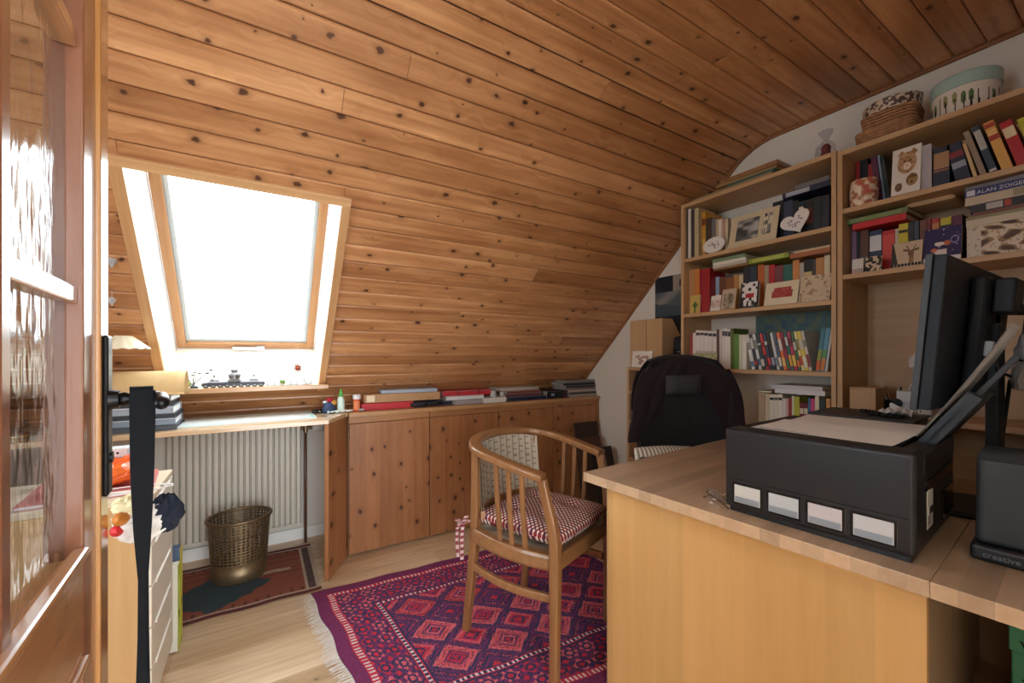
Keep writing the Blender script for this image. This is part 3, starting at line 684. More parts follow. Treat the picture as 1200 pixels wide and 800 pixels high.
obj('niche_back', MB().bb((.78, JY-.32, 0), (.798, JY+.030, DZ-.033)), NICHE, desk, bevel=.001)
obj('niche_shelf', MB().bb((.20, JY-.31, .262), (.779, JY+.0115, .28)), NICHE, desk, bevel=.001)
obj('corner_leg', MB().bb((.56, JY-.31, 0), (.615, JY-.255, .2615)), NICHE, desk, bevel=.001)
obj('rear_leg', MB().bb((.955, -.62, 0), (1.005, -.57, DZ-.033)), BIRCH_V, desk, bevel=.003)
obj('rear_leg', MB().bb((.93, -1.15, 0), (.98, -1.10, DZ-.033)), BIRCH_V, desk, bevel=.003)
def dk(x, y, z=0):       # a point in the desk's frame
    return desk.matrix_basis @ Vector((x, y, z))
def dpix(px, py, z=DZ):
    p = at(px, py, 2, z); return desk.matrix_basis.inverted() @ p

# ------------------------------------------------------------------ armchair
ch = thing('armchair', 'bentwood armchair with curved arm rail, side spindles and woven back', 'chair', (1.048, 1.476, .0092), R(20.5))
def leg_path(sx): return sx
def railpt(a):
    """a from -1 (arm end) over 0 (middle of the back) to 1"""
    s = abs(a); sg = 1 if a >= 0 else -1
    if s > .55:      # straight arm
        q = (s-.55)/.45; return Vector((sg*(.262-.022*q*q), .06-.235*q, .786-.045*q))
    q = s/.55; an = q*PI/2
    return Vector((sg*.262*math.sin(an)**.92, .06+.205*math.cos(an)**.85 if q < 1 else .06, .822-.036*q*q))
rail = [railpt(-1+2*i/48) for i in range(49)]
b = MB().tube(rail, 1, flat=(.026, .0155), up=(0, 0, 1))
o = obj('arm_rail', b, CHAIRX, ch, bevel=.004, smooth=False)
SEATZ = .455
for sx in (-1, 1):
    # front leg: straight below the seat, swept back to the arm above it
    pts = [(sx*.222, -.212, 0), (sx*.222, -.214, .22), (sx*.222, -.216, .40), (sx*.224, -.216, .50), (sx*.230, -.206, .58), (sx*.236, -.186, .66), (sx*.241, -.168, .735)]
    obj('leg', MB().tube(pts, 1, flat=[(.0165, .0165), (.0175, .0175), (.020, .020), (.020, .020), (.017, .019), (.015, .018), (.014, .018)], up=(0, 1, 0)), CHAIRW, ch, bevel=.003)
    pts = [(sx*.212, .245, 0), (sx*.206, .220, .22), (sx*.203, .202, .40), (sx*.203, .196, .52), (sx*.208, .192, .68), (sx*.212, .188, .795)]
    obj('leg', MB().tube(pts, 1, flat=[(.0150, .016), (.017, .018), (.018, .020), (.018, .020), (.015, .018), (.014, .017)], up=(0, 1, 0)), CHAIRW, ch, bevel=.003)
    # side seat rail bulges outwards
    pts = [(sx*(.205+.028*math.sin(PI*i/10)), -.195+.39*i/10, SEATZ-.030) for i in range(11)]
    obj('seat_rail', MB().tube(pts, 1, flat=(.022, .030), up=(0, 0, 1)), CHAIRX, ch, bevel=.003)
    pts = [(sx*(.206+.022*math.sin(PI*i/10)), -.20+.425*i/10, .292-.012*math.sin(PI*i/10)) for i in range(11)]
    obj('stretcher', MB().tube(pts, 1, flat=(.010, .016), up=(0, 0, 1)), CHAIRX, ch, bevel=.002)
    for yy in (-.085, -.025, .035):
        a = .55+.45*(.06-yy)/.235 if yy < .06 else .54
        top = railpt(sx*a); bot = Vector((sx*(.205+.028*math.sin(PI*(yy+.195)/.39)), yy, SEATZ-.012))
        obj('spindle', MB().tube([bot, bot.lerp(top, .5)+Vector((sx*.004, 0, 0)), top-Vector((0, 0, .008))], 1, flat=(.0105, .0070), up=(1, 0, 0)), CHAIRW, ch, bevel=.002)
obj('seat_rail', MB().bb((-.202, -.222, SEATZ-.058), (.202, -.192, SEATZ)), CHAIRX, ch, bevel=.004)
obj('seat_rail', MB().bb((-.188, .195, SEATZ-.058), (.188, .225, SEATZ)), CHAIRX, ch, bevel=.004)
obj('seat', MB().bb((-.205, -.192, SEATZ-.020), (.205, .195, SEATZ-.004)), mat('woven_cane_seat', S(150, 136, 116), .8, bump=.5, bscale=160), ch, bevel=.003)
def backpt(u, v):
    a = (u-.5)*.72; p = railpt(a); zb = .53; k = (p.z-.02-zb)
    return Vector((p.x*.92, p.y-.012-.02*(1-v), zb+k*v))
def wv(u, v):
    a = math.floor(u*13); c = (u*13) % 1; zz = (v*9+(a % 2)*.5) % 1
    return S(138, 122, 108) if c < .18 or (c < .6 and zz < .25) else S(184, 170, 150)
bp_ = MB().grid(backpt, 78, 40, wv); n0 = len(bp_.v)
bp_.grid(lambda u, v: backpt(u, v)+Vector((0, .010, 0)), 30, 6, lambda u, v: S(186, 172, 150))
obj('woven_back', bp_, vmat('woven_fabric', .9, bump=.3, bscale=200), ch)
obj('back_slat_rail', MB().tube([backpt(i/12, 0)+Vector((0, .004, -.012)) for i in range(13)], 1, flat=(.010, .016), up=(0, 0, 1)), CHAIRX, ch, bevel=.002)
for u in ():  obj('back_post', MB().tube([backpt(u, 0)+Vector((0, .004, -.02)), backpt(u, .5)+Vector((0, .004, 0)), backpt(u, 1)+Vector((0, .004, .01))], 1, flat=(.012, .014), up=(1, 0, 0)), CHAIRW, ch, bevel=.002)

cu = thing('seat_cushion', 'tufted red and white checked seat cushion with ties on the armchair', 'cushion', (1.048, 1.476, SEATZ-.0035+.0095), R(20.5))
def cush(side):
    def f(u, v):
        x, y = (u-.5)*2, (v-.5)*2
        ex = (1-abs(x)**3.2)**.42 if abs(x) < 1 else 0; ey = (1-abs(y)**3.2)**.42 if abs(y) < 1 else 0
        tf = sum(math.exp(-((x-a)**2+(y-b_)**2)/.035) for a in (-.42, .42) for b_ in (-.42, .42))
        h = .052*min(ex, ey)*(1-.55*tf if side > 0 else .8)
        return ((x*.210)*(1-.04*y*y), (y*.212)*(1-.04*x*x)-.014, .048+side*h)
    return f
def chk(u, v):
    a, c = u*42, v*42
    k = (math.floor(a)+math.floor(c)) % 2; f1, f2 = a % 1, c % 1
    if k and f1 > .1 and f2 > .1: return S(226, 214, 204) if abs(f1-.55)+abs(f2-.55) < .56 else S(150, 62, 60)
    return S(122, 34, 40) if (math.floor(a)+math.floor(c/2)) % 3 else S(88, 40, 66)
b = MB().grid(cush(1), 168, 168, chk); b.grid(cush(-1), 40, 40, lambda u, v: chk(u, v))
obj('pad', b, vmat('checked_cotton', .92, bump=.3, bscale=500), cu, smooth=True)
for (a_, b_) in ((-.42, -.42), (.42, -.42), (-.42, .42), (.42, .42)):
    obj('tuft_button', MB().ball((a_*.202, b_*.205-.012, .073), .007, 10, 6, (1, 1, .5)), cmat((120, 40, 44), .8), cu, smooth=True)
def tie(pts, wd):
    bb_ = MB(); P = [Vector(p) for p in pts]
    for i in range(len(P)-1):
        a, c = P[i], P[i+1]; side = Vector((.85, -.52, 0)).normalized()*wd; tn = Vector((.52, .85, 0))*.0012
        col = chk((i*.37) % 1, .2+i*.11)
        for j in range(4):
            q0, q1 = a.lerp(c, j/4), a.lerp(c, (j+1)/4)
            bb_.add([q0-side+tn, q0+side+tn, q1+side+tn, q1-side+tn, q0-side-tn, q0+side-tn, q1+side-tn, q1-side-tn], [(0, 1, 2, 3), (7, 6, 5, 4), (0, 3, 7, 4), (1, 5, 6, 2)], S(196, 168, 166) if (i*4+j) % 2 else S(128, 52, 62))
    return bb_
TIEM = vmat('checked_cotton', .92)
obj('tie', tie([(-.19, .185, .02), (-.225, .215, .03), (-.245, .232, .02), (-.248, .236, -.03), (-.246, .238, -.08), (-.243, .24, -.135)], .0075), TIEM, cu)
obj('tie', tie([(-.19, .185, .02), (-.22, .235, .028), (-.238, .255, .022), (-.262, .250, .0), (-.264, .25, -.05), (-.258, .25, -.12)], .0065), TIEM, cu)
obj('bow', tie([(-.238, .236, .022), (-.268, .236, .045), (-.282, .238, .052), (-.262, .24, .03), (-.240, .238, .020), (-.222, .236, .046), (-.212, .234, .038)], .008), TIEM, cu)
obj('tie', tie([(.19, .185, .02), (.23, .215, .03), (.238, .232, -.02), (.236, .236, -.10)], .009), TIEM, cu)

# ------------------------------------------------------------------ office chair behind the desk
oc = thing('office_chair', 'black office swivel chair with tall padded backrest behind the desk', 'office chair', (1.774, 1.107, .0097), R(-25))
FAB = mat('black_mesh_fabric', (.012, .013, .016), .75, bump=.4, bscale=700)
def bkpt(u, v, e, grow=0.0):
    x = (u-.5)*2; y = v
    w_ = (.232+.028*math.sin(PI*min(1, y*1.05))) + grow
    if y > .62: w_ *= (max(0, 1-((y-.62)/.40)**2.6))**.5*.42+.58
    return Vector((x*w_, .30+.035*y-.10*x*x*.5*-1*.0-.07*(1-x*x)*-.0-.055*x*x + e, .56+.62*y-.03*x*x*(y > .9)))
b = MB().grid(lambda u, v: bkpt(u, v, 0), 20, 20); b.grid(lambda u, v: bkpt(u, v, .055), 20, 20)
def skirt(mb, f, e0, e1, n=20):
    for pts in ([(i/n, 0) for i in range(n+1)], [(1, i/n) for i in range(n+1)], [(i/n, 1) for i in range(n, -1, -1)], [(0, i/n) for i in range(n, -1, -1)]):
        k = len(pts); mb.add([f(u, v, e0) for u, v in pts]+[f(u, v, e1) for u, v in pts], [(i, i+1, k+i+1, k+i) for i in range(k-1)])
skirt(b, bkpt, 0, .055)
obj('backrest', b, FAB, oc, bevel=.012)
hp = MB().grid(lambda u, v: Vector(((u-.5)*.20, .300-.022*(1-(2*u-1)**4)*(1-(2*v-1)**4)-.0, .985+.10*v)), 14, 8)
obj('headrest_pad', hp, mat('charcoal_pad', (.045, .047, .052), .8), oc, smooth=True)
obj('seat', MB().box((0, 0, .47), (.50, .48, .09)), FAB, oc, bevel=.035, seg=4)
obj('column', MB().cyl((0, 0, .12), (0, 0, .43), .025, n=16), BLACKS, oc)
for k in range(5):
    a = 2*PI*k/5+.3; d = Vector((math.cos(a), math.sin(a), 0))
    s_ = obj('star_leg', MB().tube([d*.03+Vector((0, 0, .13)), d*.16+Vector((0, 0, .115)), d*.30+Vector((0, 0, .085))], [.028, .022, .016], 8), BLACKP, oc)
    side = Vector((-d.y, d.x, 0)); w0 = d*.30
    obj('caster', MB().cyl(w0+side*.022+Vector((0, 0, .0305)), w0-side*.022+Vector((0, 0, .0305)), .03, n=16), BLACKP, s_)
for sx in (-1, 1):
    ar = obj('armrest', MB().tube([(sx*.29, .20, .69), (sx*.295, .05, .70), (sx*.29, -.10, .69)], 1, flat=(.032, .016), up=(0, 0, 1)), BLACKP, oc, bevel=.006)
    obj('armrest_bracket', MB().tube([(sx*.24, .04, .44), (sx*.295, .05, .48), (sx*.30, .05, .60), (sx*.295, .05, .69)], 1, flat=(.010, .03), up=(0, 1, 0)), BLACKP, ar)
obj('spine', MB().tube([(0, .15, .42), (0, .33, .44), (0, .365, .6), (0, .385, .85)], 1, flat=(.035, .010), up=(1, 0, 0)), BLACKP, oc)
# dark cloth hung over the backrest
def clothpt(u, v, e=0):
    x = (u-.5)*2
    drop = .13+.30*min(1, max(0, (abs(x)-.30)/.5))**1.3
    q = max(0, 1-v*drop/.62) if v >= 0 else 1
    p = bkpt(u, q, -.012-e, .014+.05*v*abs(x)**2)
    p.y -= .010*math.sin(x*17+v*5)*v*.7; p.x += .01*math.sin(v*9+x*4)*v
    if v < .12: p.z += .012*(1-v/.12); p.y += .02*(1-v/.12)
    return p
b = MB().grid(lambda u, v: clothpt(u, v), 60, 26)
def clback(u, v):
    p = bkpt(u, 1-v*.45, .070+.004*math.sin(u*40), .014); p.z += .012*(1-v); return p
b.grid(clback, 40, 10)
n = 40; b.add([clothpt(i/n, 0) for i in range(n+1)]+[clback(i/n, 0) for i in range(n+1)], [(i, i+1, n+2+i, n+1+i) for i in range(n)])
PL = mat('plum_knit', (.018, .008, .013), .95, bump=.5, bscale=300, sheen=.1)
cl = obj('shawl', b, PL, None, oc.location, oc.rotation_euler, smooth=True); tag(cl, 'dark plum shawl draped over the office chair backrest', 'shawl')
md = cl.modifiers.new('thick', 'SOLIDIFY'); md.thickness = .004; md.offset = 0
# striped pillow on its seat
def pil(side):
    def f(u, v):
        x, y = (u-.5)*2, (v-.5)*2; h = .055*((1-abs(x)**2.5)*(1-abs(y)**2.5))**.5 if abs(x) < 1 and abs(y) < 1 else 0
        return (x*.155*(1-.06*y*y), y*.13*(1-.06*x*x), side*h)
    return f
def strp(u, v): return S(222, 216, 204) if (u*17) % 1 < .55 else S(140, 132, 122)
b = MB().grid(pil(1), 68, 24, strp); b.grid(pil(-1), 68, 24, strp)
pl = obj('pillow', b, vmat('striped_linen', .9, bump=.3), None, (1.645, 1.275, .645), (R(62), R(0), R(-25)), smooth=True); tag(pl, 'cream and grey striped pillow leaning in the office chair', 'pillow')
# ================================================================== things on and around the desk
def dplane(px, py, x0):
    """where a pixel's ray meets the plane x = x0 of the desk's frame"""
    M = desk.matrix_basis.inverted(); o = M @ Vector((0, 0, CAM_H)); d = M.to_3x3() @ ray(px, py); return o+d*((x0-o.x)/d.x)
def dthing(name, label, cat, x, y, z, rz=0, group=None):
    p = dk(x, y, z); return thing(name, label, cat, p, R(4.5)+rz, group)
# printer: tank side turned to the room, paper feed at the back
pr = dthing('printer', 'black ink tank printer with four ink windows on the beech desk', 'printer', .055, -.49, DZ+.0005)
PW, PDp, PH = .445, .388, .228     # local x into the desk, local -y along it
obj('foot_plate', MB().bb((.01, -PDp+.01, 0), (PW-.01, -.01, .012)), BLACKP, pr)
obj('body', MB().bb((.078, -PDp+.004, .0125), (PW, -.004, PH-.035)), BLACKP, pr, bevel=.008, seg=3)
tk = obj('ink_tank_unit', MB().bb((0, -PDp, .0125), (.076, 0, PH)), BLACKP, pr, bevel=.010, seg=4)
obj('seam', MB().bb((-.0006, -PDp+.012, .0905), (.002, -.012, .0918)), BLACKS, tk)
wins = [((861, 571), (891, 598)), ((901, 580), (936, 610)), ((947, 593), (987, 625)), ((1000, 607), (1048, 643))]
tints = [(214, 214, 214), (200, 206, 212), (206, 200, 206), (204, 206, 210)]
for (a, b_), c in zip(wins, tints):
    pa, pb = dplane(*a, .055), dplane(*b_, .055); y0_, y1_ = pa.y+.49, pb.y+.49
    wf = obj('window_frame', MB().bb((-.0012, y1_-.006, .024), (.002, y0_+.006, .083)), BLACKS, tk, bevel=.003)
    obj('ink_window', MB().bb((-.0022, y1_, .030), (-.0012, y0_, .077)), cmat(c, .3), tk, bevel=.0008)
    obj('ink_level', MB().bb((-.0028, y1_+.002, .031), (-.0021, y0_-.002, .046)), cmat((150, 160, 172), .3), tk)
ld = obj('scanner_lid', MB().bb((.079, -PDp+.05, PH-.033), (PW-.01, -.006, PH-.004)), BLACKP, pr, bevel=.006, seg=3)
obj('lid_rim', MB().tube([(.085, -.012, PH-.005), (.085, -PDp+.06, PH-.005), (PW-.016, -PDp+.06, PH-.005), (PW-.016, -.012, PH-.005)], .0035, 6, closed=True), BLACKS, ld)
obj('rear_housing', MB().bb((.079, -PDp, PH-.06), (PW-.02, -PDp+.047, PH-.008)), BLACKP, pr, bevel=.006)
obj('vent_slot', MB().bb((.10, -PDp+.0005, PH-.095), (PW-.05, -PDp+.006, PH-.075)), BLACKS, pr)
obj('side_recess', MB().bb((.28, -PDp+.0006, .03), (.42, -PDp+.006, .10)), BLACKS, pr)
st = obj('rating_sticker', MB().bb((.116, -PDp+.0025, .045), (.175, -PDp+.0035, .125)), cmat((226, 226, 222), .5), pr)
obj('rating_sticker', MB().bb((.112, -PDp+.0018, .10), (.142, -PDp+.0030, .145)), cmat((230, 230, 226), .5), pr)
for i in range(9): obj('barcode_bar', MB().bb((.140+i*.0032, -PDp+.0015, .075), (.1415+i*.0032, -PDp+.0026, .090)), cmat((30, 30, 30), .6), st)
for i in range(4): obj('print_line', MB().bb((.121, -PDp+.0015, .055+i*.005), (.15+.004*i, -PDp+.0026, .0565+i*.005)), cmat((120, 120, 120), .6), st)
# rear feeder: two guides and a clear support, tilted back
def slab(name, m, x0, x1, s0, s1, th=.006, lift=0.0, par=None, bev=.002):
    an = math.atan2(.15, .23); o_ = Vector((0, -PDp+.035-lift*math.cos(an), PH-.03+lift*-math.sin(an)*0))
    b = MB().bb((x0+.075, -th/2, s0), (x1+.012 if x1 > .3 else x1+.075, th/2, s1)); return obj(name, b, m, par or pr, o_, (R(33), 0, 0), bevel=bev)
fd = slab('feeder_plate', BLACKP, .145, PW-.03, 0, .13, .010)
slab('feeder_guide', BLACKP, .145, .172, .0, .17, .030); slab('feeder_guide', BLACKP, PW-.06, PW-.035, .0, .17, .030)
slab('feeder_groove', DARKG, .180, .186, .01, .14, .018); slab('feeder_groove', DARKG, .20, .204, .01, .14, .017)
slab('support_sheet', mat('smoked_acrylic', (.05, .055, .065), .12), .20, PW-.08, .12, .27, .004)
slab('support_edge', DARKG, .196, .204, .12, .275, .012)
fp = thing('feeder_paper', 'white paper standing in the printer paper feeder', 'paper', pr.location, R(4.5))
b = MB().grid(lambda u, v: (.155+u*.21, -PDp+.050-.018*math.sin(v*1.5), .0+v*.30), 4, 12)
an = R(33)
o = obj('sheets', MB().grid(lambda u, v: (.198+u*.21, .0215+.020*v*v, .03+v*.30), 4, 12).grid(lambda u, v: (.198+u*.21, .0195+.020*v*v, .03+v*.30), 4, 12), PAPER, fp, (0, -PDp+.035, PH-.03), (R(33), 0, 0))
# two printed sheets on the lid
def sheet(name, label, x, y, rz, lines, w_=.21, l_=.297):
    p = pr.matrix_basis @ Vector((x, y, PH+.0006)); t = thing(name, label, 'paper', p, R(4.5)+rz)
    b = MB().grid(lambda u, v: ((u-.5)*l_, (v-.5)*w_, .0015+.0035*(u*1.0)**4), 14, 6); b.grid(lambda u, v: ((u-.5)*l_, (v-.5)*w_, .0010+.0035*u**4), 14, 6)
    s_ = obj('sheet', b, PAPER, t)
    for (u, v0, v1) in lines: obj('text_line', MB().bb(((u-.5)*l_-.0012, (v0-.5)*w_, .0018+.0035*u**4), ((u-.5)*l_+.0012, (v1-.5)*w_, .0020+.0035*u**4)), cmat((90, 90, 96), .7), s_)
    return t
sheet('printed_sheet', 'printed paper sheet with a heading, at the tank edge of the printer lid', .155, -.195, R(-1), [(.06, .55, .95), (.10, .75, .95)], .295, .21)
sheet('printed_sheet', 'printed paper sheet with one long line of text, middle of the printer lid', .345, -.20, R(2), [(.12, .12, .8)], .29, .205)
# folded spectacles
sp = dthing('spectacles', 'folded brown and metal spectacles left beside the printer', 'spectacles', .088, -.462, DZ+.001, R(75))
GM = mat('glasses_metal', (.55, .5, .45), .2, 1.0); BRN = mat('glasses_brown', (.09, .04, .02), .3)
for s in (-1, 1): 
    o = obj('rim', MB().tube([(s*.026+.019*math.cos(a_), 0, .019+.016*math.sin(a_)) for a_ in [2*PI*i/18 for i in range(18)]], .0018, 6, closed=True), GM, sp)
    obj('lens', MB().cyl((s*.026, -.0005, .019), (s*.026, .0005, .019), .0175, n=18), glass_mat('spectacle_lens', (.9, .9, .9)) if 'spectacle_lens' not in MATS else MATS['spectacle_lens'], o)
    obj('temple', MB().tube([(s*.045, 0, .024), (s*.040, .012, .022), (-s*.035, .014+.006*(s+1), .012), (-s*.05, .014+.006*(s+1), .004)], .0022, 6), BRN, sp)
obj('bridge', MB().tube([(-.008, 0, .022), (0, -.003, .026), (.008, 0, .022)], .0018, 6), GM, sp)
# loudspeaker
lsx = dthing('loudspeaker', 'small dark grey desktop loudspeaker at the corner of the desk', 'loudspeaker', .195, -.935, DZ+.0005)
SPK = mat('speaker_grey', (.030, .036, .040), .55, bump=.15, bscale=800)
obj('base', MB().bb((0, -.17, 0), (.16, 0, .034)), BLACKP, lsx, bevel=.008, seg=3)
obj('cabinet', MB().prism([(.012, .0345), (.155, .0345), (.155, .20), (.145, .225), (.055, .225), (.034, .205)], -.166, -.006, 'xz'), SPK, lsx, bevel=.012, seg=4)
text_mesh('creative', .016, cmat((120, 126, 130), .4), 'lettering', lsx, (-.0006, -.018, .011), (R(90), 0, R(-90)))
obj('power_knob', MB().cyl((-.006, -.14, .017), (.002, -.14, .017), .007, n=16), BLACKS, lsx)
# monitor seen from behind
mo = thing('monitor', 'large black monitor seen from behind, with cable and label plate on its stand', 'monitor', (1.70, .335, DZ+.0005), R(0))
SCR = mat('monitor_shell', (.014, .017, .022), .5, spec=.3)
zb0 = 1.066-DZ; zt = .375; tl = R(4.5)
pn = obj('panel', MB().bb((-.315, -.012, 0), (.315, .012, zt)), SCR, mo, (0, 0, zb0), (tl, 0, 0), bevel=.003)
obj('bezel', MB().bb((-.319, .0125, -.004), (-.309, .026, zt+.004)), DARKG, pn, bevel=.002); obj('bezel', MB().bb((.309, .0125, -.004), (.319, .026, zt+.004)), DARKG, pn, bevel=.002)
obj('bezel', MB().bb((-.3085, .0125, zt-.008), (.3085, .026, zt+.004)), DARKG, pn, bevel=.002); obj('bezel', MB().bb((-.3085, .0125, -.004), (.3085, .026, .016)), DARKG, pn, bevel=.002)
obj('screen', MB().bb((-.3085, .0125, .0165), (.3085, .019, zt-.0085)), BLACKS, pn)
obj('back_bulge', MB().bb((-.11, -.045, .02), (.16, -.0125, zt-.03)), SCR, pn, bevel=.012, seg=3)
md_ = obj('connector_box', MB().bb((-.06, -.085, zt-.125), (.095, -.0455, zt-.035)), SCR, pn, bevel=.006)
obj('label_plate', MB().bb((.035, -.0862, zt-.108), (.085, -.0852, zt-.05)), cmat((150, 160, 172), .5), md_)
for i in range(4): obj('label_line', MB().bb((.04, -.0870, zt-.10+i*.012), (.075, -.0861, zt-.096+i*.012)), cmat((70, 76, 86), .6), md_)
obj('stand_column', MB().bb((-.03, -.075, .015), (.05, -.050, zb0+.22)), SCR, mo, bevel=.006)
obj('stand_base', MB().lathe([(.0, 0), (.115, 0), (.118, .006), (.10, .012), (.04, .016), (0, .016)], n=32, sx=1.15, sy=.8), SCR, mo, (.01, -.01, 0), smooth=False)
obj('usb_plug', MB().bb((-.085, -.062, .135), (-.068, -.0455, .175)), cmat((190, 192, 196), .4), pn, bevel=.003)
obj('cable', MB().tube([(.02, -.06, .27), (.03, -.07, .20), (.0, -.065, .13), (-.04, -.075, .09), (.03, -.09, .075), (.07, -.08, .06), (.09, -.07, -.02), (.08, -.06, -.15)], .0045, 8), BLACKS, mo, (0, 0, zb0), smooth=True)
# grey pouch hanging from the monitor
pch = thing('pouch', 'crumpled silver grey pouch hanging from the back of the monitor', 'pouch', (1.735, .228, 1.105))
prof_ = [(.0, 0), (.030, .004), (.036, .03), (.030, .06), (.014, .078), (.018, .09), (.026, .11), (.012, .135), (.004, .15)]
b = MB().lathe(prof_, n=14, sy=.55)
b.v = [(x+.006*math.sin(z*130+x*90), y+.004*math.sin(z*90+x*200), z) for x, y, z in b.v]
obj('bag', b, mat('silver_nylon', (.34, .33, .33), .35, .3), pch)
obj('cord', MB().tube([(0, 0, .15), (.004, -.004, .20), (-.004, 0, .232)], .002, 6), BLACKS, pch)
obj('cord_knot', MB().ball((0, 0, .083), .016, 10, 6, (1, .6, .5)), BLACKS, pch)
# flat-topped black box behind the printer, with a bracelet and a crumpled wrapper
bxs = thing('subwoofer', 'flat-topped black box standing behind the printer', 'subwoofer', (1.90, .60, DZ+.0005), R(4.5))
obj('housing', MB().bb((-.13, -.13, .012), (.13, .15, .208)), BLACKP, bxs, bevel=.01, seg=3)
obj('top_plate', MB().bb((-.135, -.135, .2085), (.135, .155, .216)), DARKG, bxs, bevel=.003)
for sx in (-1, 1):
    for sy in (-1, 1): obj('foot', MB().cyl((sx*.1, sy*.11, 0), (sx*.1, sy*.11, .0118), .014, n=12), BLACKS, bxs)
TOPZ = DZ+.0005+.2165
bl = thing('bracelet', 'tangle of black beaded bracelets on the black box', 'bracelet', (1.86, .56, TOPZ))
for q, (dx, dy, rr) in enumerate(((0, 0, .030), (.02, .035, .026), (-.01, -.035, .028))):
    b = MB()
    for i in range(16): a_ = 2*PI*i/16; b.ball((dx+rr*math.cos(a_), dy+rr*math.sin(a_), .0055+.003*(q == 1)*(1+math.sin(a_))), .0054, 6, 4)
    obj('bead_string', b, BLACKS, bl, smooth=True)
wr = thing('plastic_wrapper', 'crumpled clear white plastic wrapper on the black box near the monitor', 'wrapper', (1.93, .53, TOPZ))
b = MB().grid(lambda u, v: ((u-.5)*.11, (v-.5)*.09, .012*abs(math.sin(u*9+v*4))+.008*abs(math.sin(v*13-u*5))+.002), 14, 12)
o = obj('film', b, mat('frosted_film', (.72, .74, .74), .2), wr); o.modifiers.new('thick', 'SOLIDIFY').thickness = .001
# green storage box in the desk niche
gb = dthing('storage_box', 'green cardboard storage box with black lettering in the desk niche', 'box', .40, JY-.074, .281)
GRN = mat('green_card', S(70, 150, 112), .6); obj('carton', MB().bb((0, -.27, 0), (.22, 0, .235)), GRN, gb, bevel=.003)
obj('lid', MB().bb((-.004, -.274, .2355), (.224, .004, .30)), GRN, gb, bevel=.003)
DKG = cmat((20, 52, 40), .7)
for i, (s_, z_) in enumerate((('wenn', .262), ('ist', .165), ('as', .120), ('weil', .060))): text_mesh(s_, .05, DKG, 'lettering', gb, (-.0052 if z_ > .235 else -.0012, -.012, z_-.02), (R(90), 0, R(-90)))

# ------------------------------------------------------------------ hanging on the door handle
hx_, hy_ = -.160, .860
stp = thing('strap', 'long black webbing strap hung over the door handle', 'strap', (hx_, hy_, 0), R(12))
WEB = mat('black_webbing', (.008, .009, .012), .8, spec=.15, bump=.3, bscale=900)
def strip(pts, wd, th=.0012):
    b = MB(); P = [Vector(p) for p in pts]; n = len(P); vs = []
    for i, (p, w__) in enumerate(zip(P, wd)): vs += [p+Vector((-w__, -th, 0)), p+Vector((w__, -th, 0)), p+Vector((w__, th, 0)), p+Vector((-w__, th, 0))]
    fs = [(0, 1, 2, 3), (4*n-1, 4*n-2, 4*n-3, 4*n-4)]
    for i in range(n-1):
        for e in range(4): fs.append((i*4+e, i*4+(e+1) % 4, i*4+4+(e+1) % 4, i*4+4+e))
    return b.add(vs, fs)
zz = [1.143, 1.12, 1.02, .93, .85, .76, .66, .55, .44]
obj('front_band', strip([(0, -.013 if i else -.012, z) for i, z in enumerate(zz)], [.014, .0145, .0135, .010, .0045, .0050, .0075, .009, .009]), WEB, stp)
obj('back_band', strip([(.004, .012 if i else .012, z) for i, z in enumerate(zz)], [.0135, .0135, .012, .009, .0050, .0055, .0070, .0080, .0080]), WEB, stp)
obj('loop', MB().add([(x, y, z) for x in (-.014, .014) for y, z in [(.013*math.cos(a_), 1.143+.008*math.sin(a_)) for a_ in [PI*i/8 for i in range(9)]]], [(i, i+1, 10+i, 9+i) for i in range(8)]), WEB, stp)
obj('buckle_end', MB().bb((-.012, -.016, .40), (.012, .015, .44)), BLACKS, stp, bevel=.003)
br_ = thing('plush_puffin', 'small fluffy plush bird with orange red beak hanging by the door edge', 'plush toy', (-.183, 1.000, .858), R(20)); br_.scale = (1.12, 1.12, 1.12)
def fluff(c, r, n, m, sc, amp, sd):
    b = MB().ball(c, r, n, m, sc); random.seed(sd); cv = Vector(c); b.v = [tuple(cv+(Vector(v)-cv)*(1+random.uniform(-amp, amp))) for v in b.v]; return b
obj('body', fluff((0, 0, .035), .034, 26, 16, (1.15, .9, .95), .10, 1), cmat((232, 228, 224), .95), br_)
obj('wing', fluff((.026, -.004, .040), .028, 24, 14, (.95, .9, 1.05), .14, 2), cmat((26, 32, 48), .95), br_)
obj('head_tuft', fluff((-.016, -.003, .064), .021, 22, 12, (1.1, .9, .75), .16, 3), cmat((240, 232, 190), .95), br_)
obj('beak', MB().lathe([(.011, 0), (.010, .008), (.006, .016), (.0, .022)], n=10), cmat((206, 128, 48), .6), br_, (-.030, -.018, .050), (R(70), R(-50), 0), smooth=True)
obj('beak', MB().lathe([(.009, 0), (.008, .006), (0, .016)], n=10), cmat((214, 40, 44), .6), br_, (-.034, -.014, .032), (R(80), R(-60), 0), smooth=True)
obj('eye', MB().ball((-.006, -.030, .052), .0036, 8, 6), BLACKS, br_, smooth=True)
obj('cord', MB().tube([(.0, 0, .075), (-.004, -.02, .15), (-.012, -.05, .236)], .0006, 5), cmat((120, 90, 100), .8), br_)
random.seed(11)
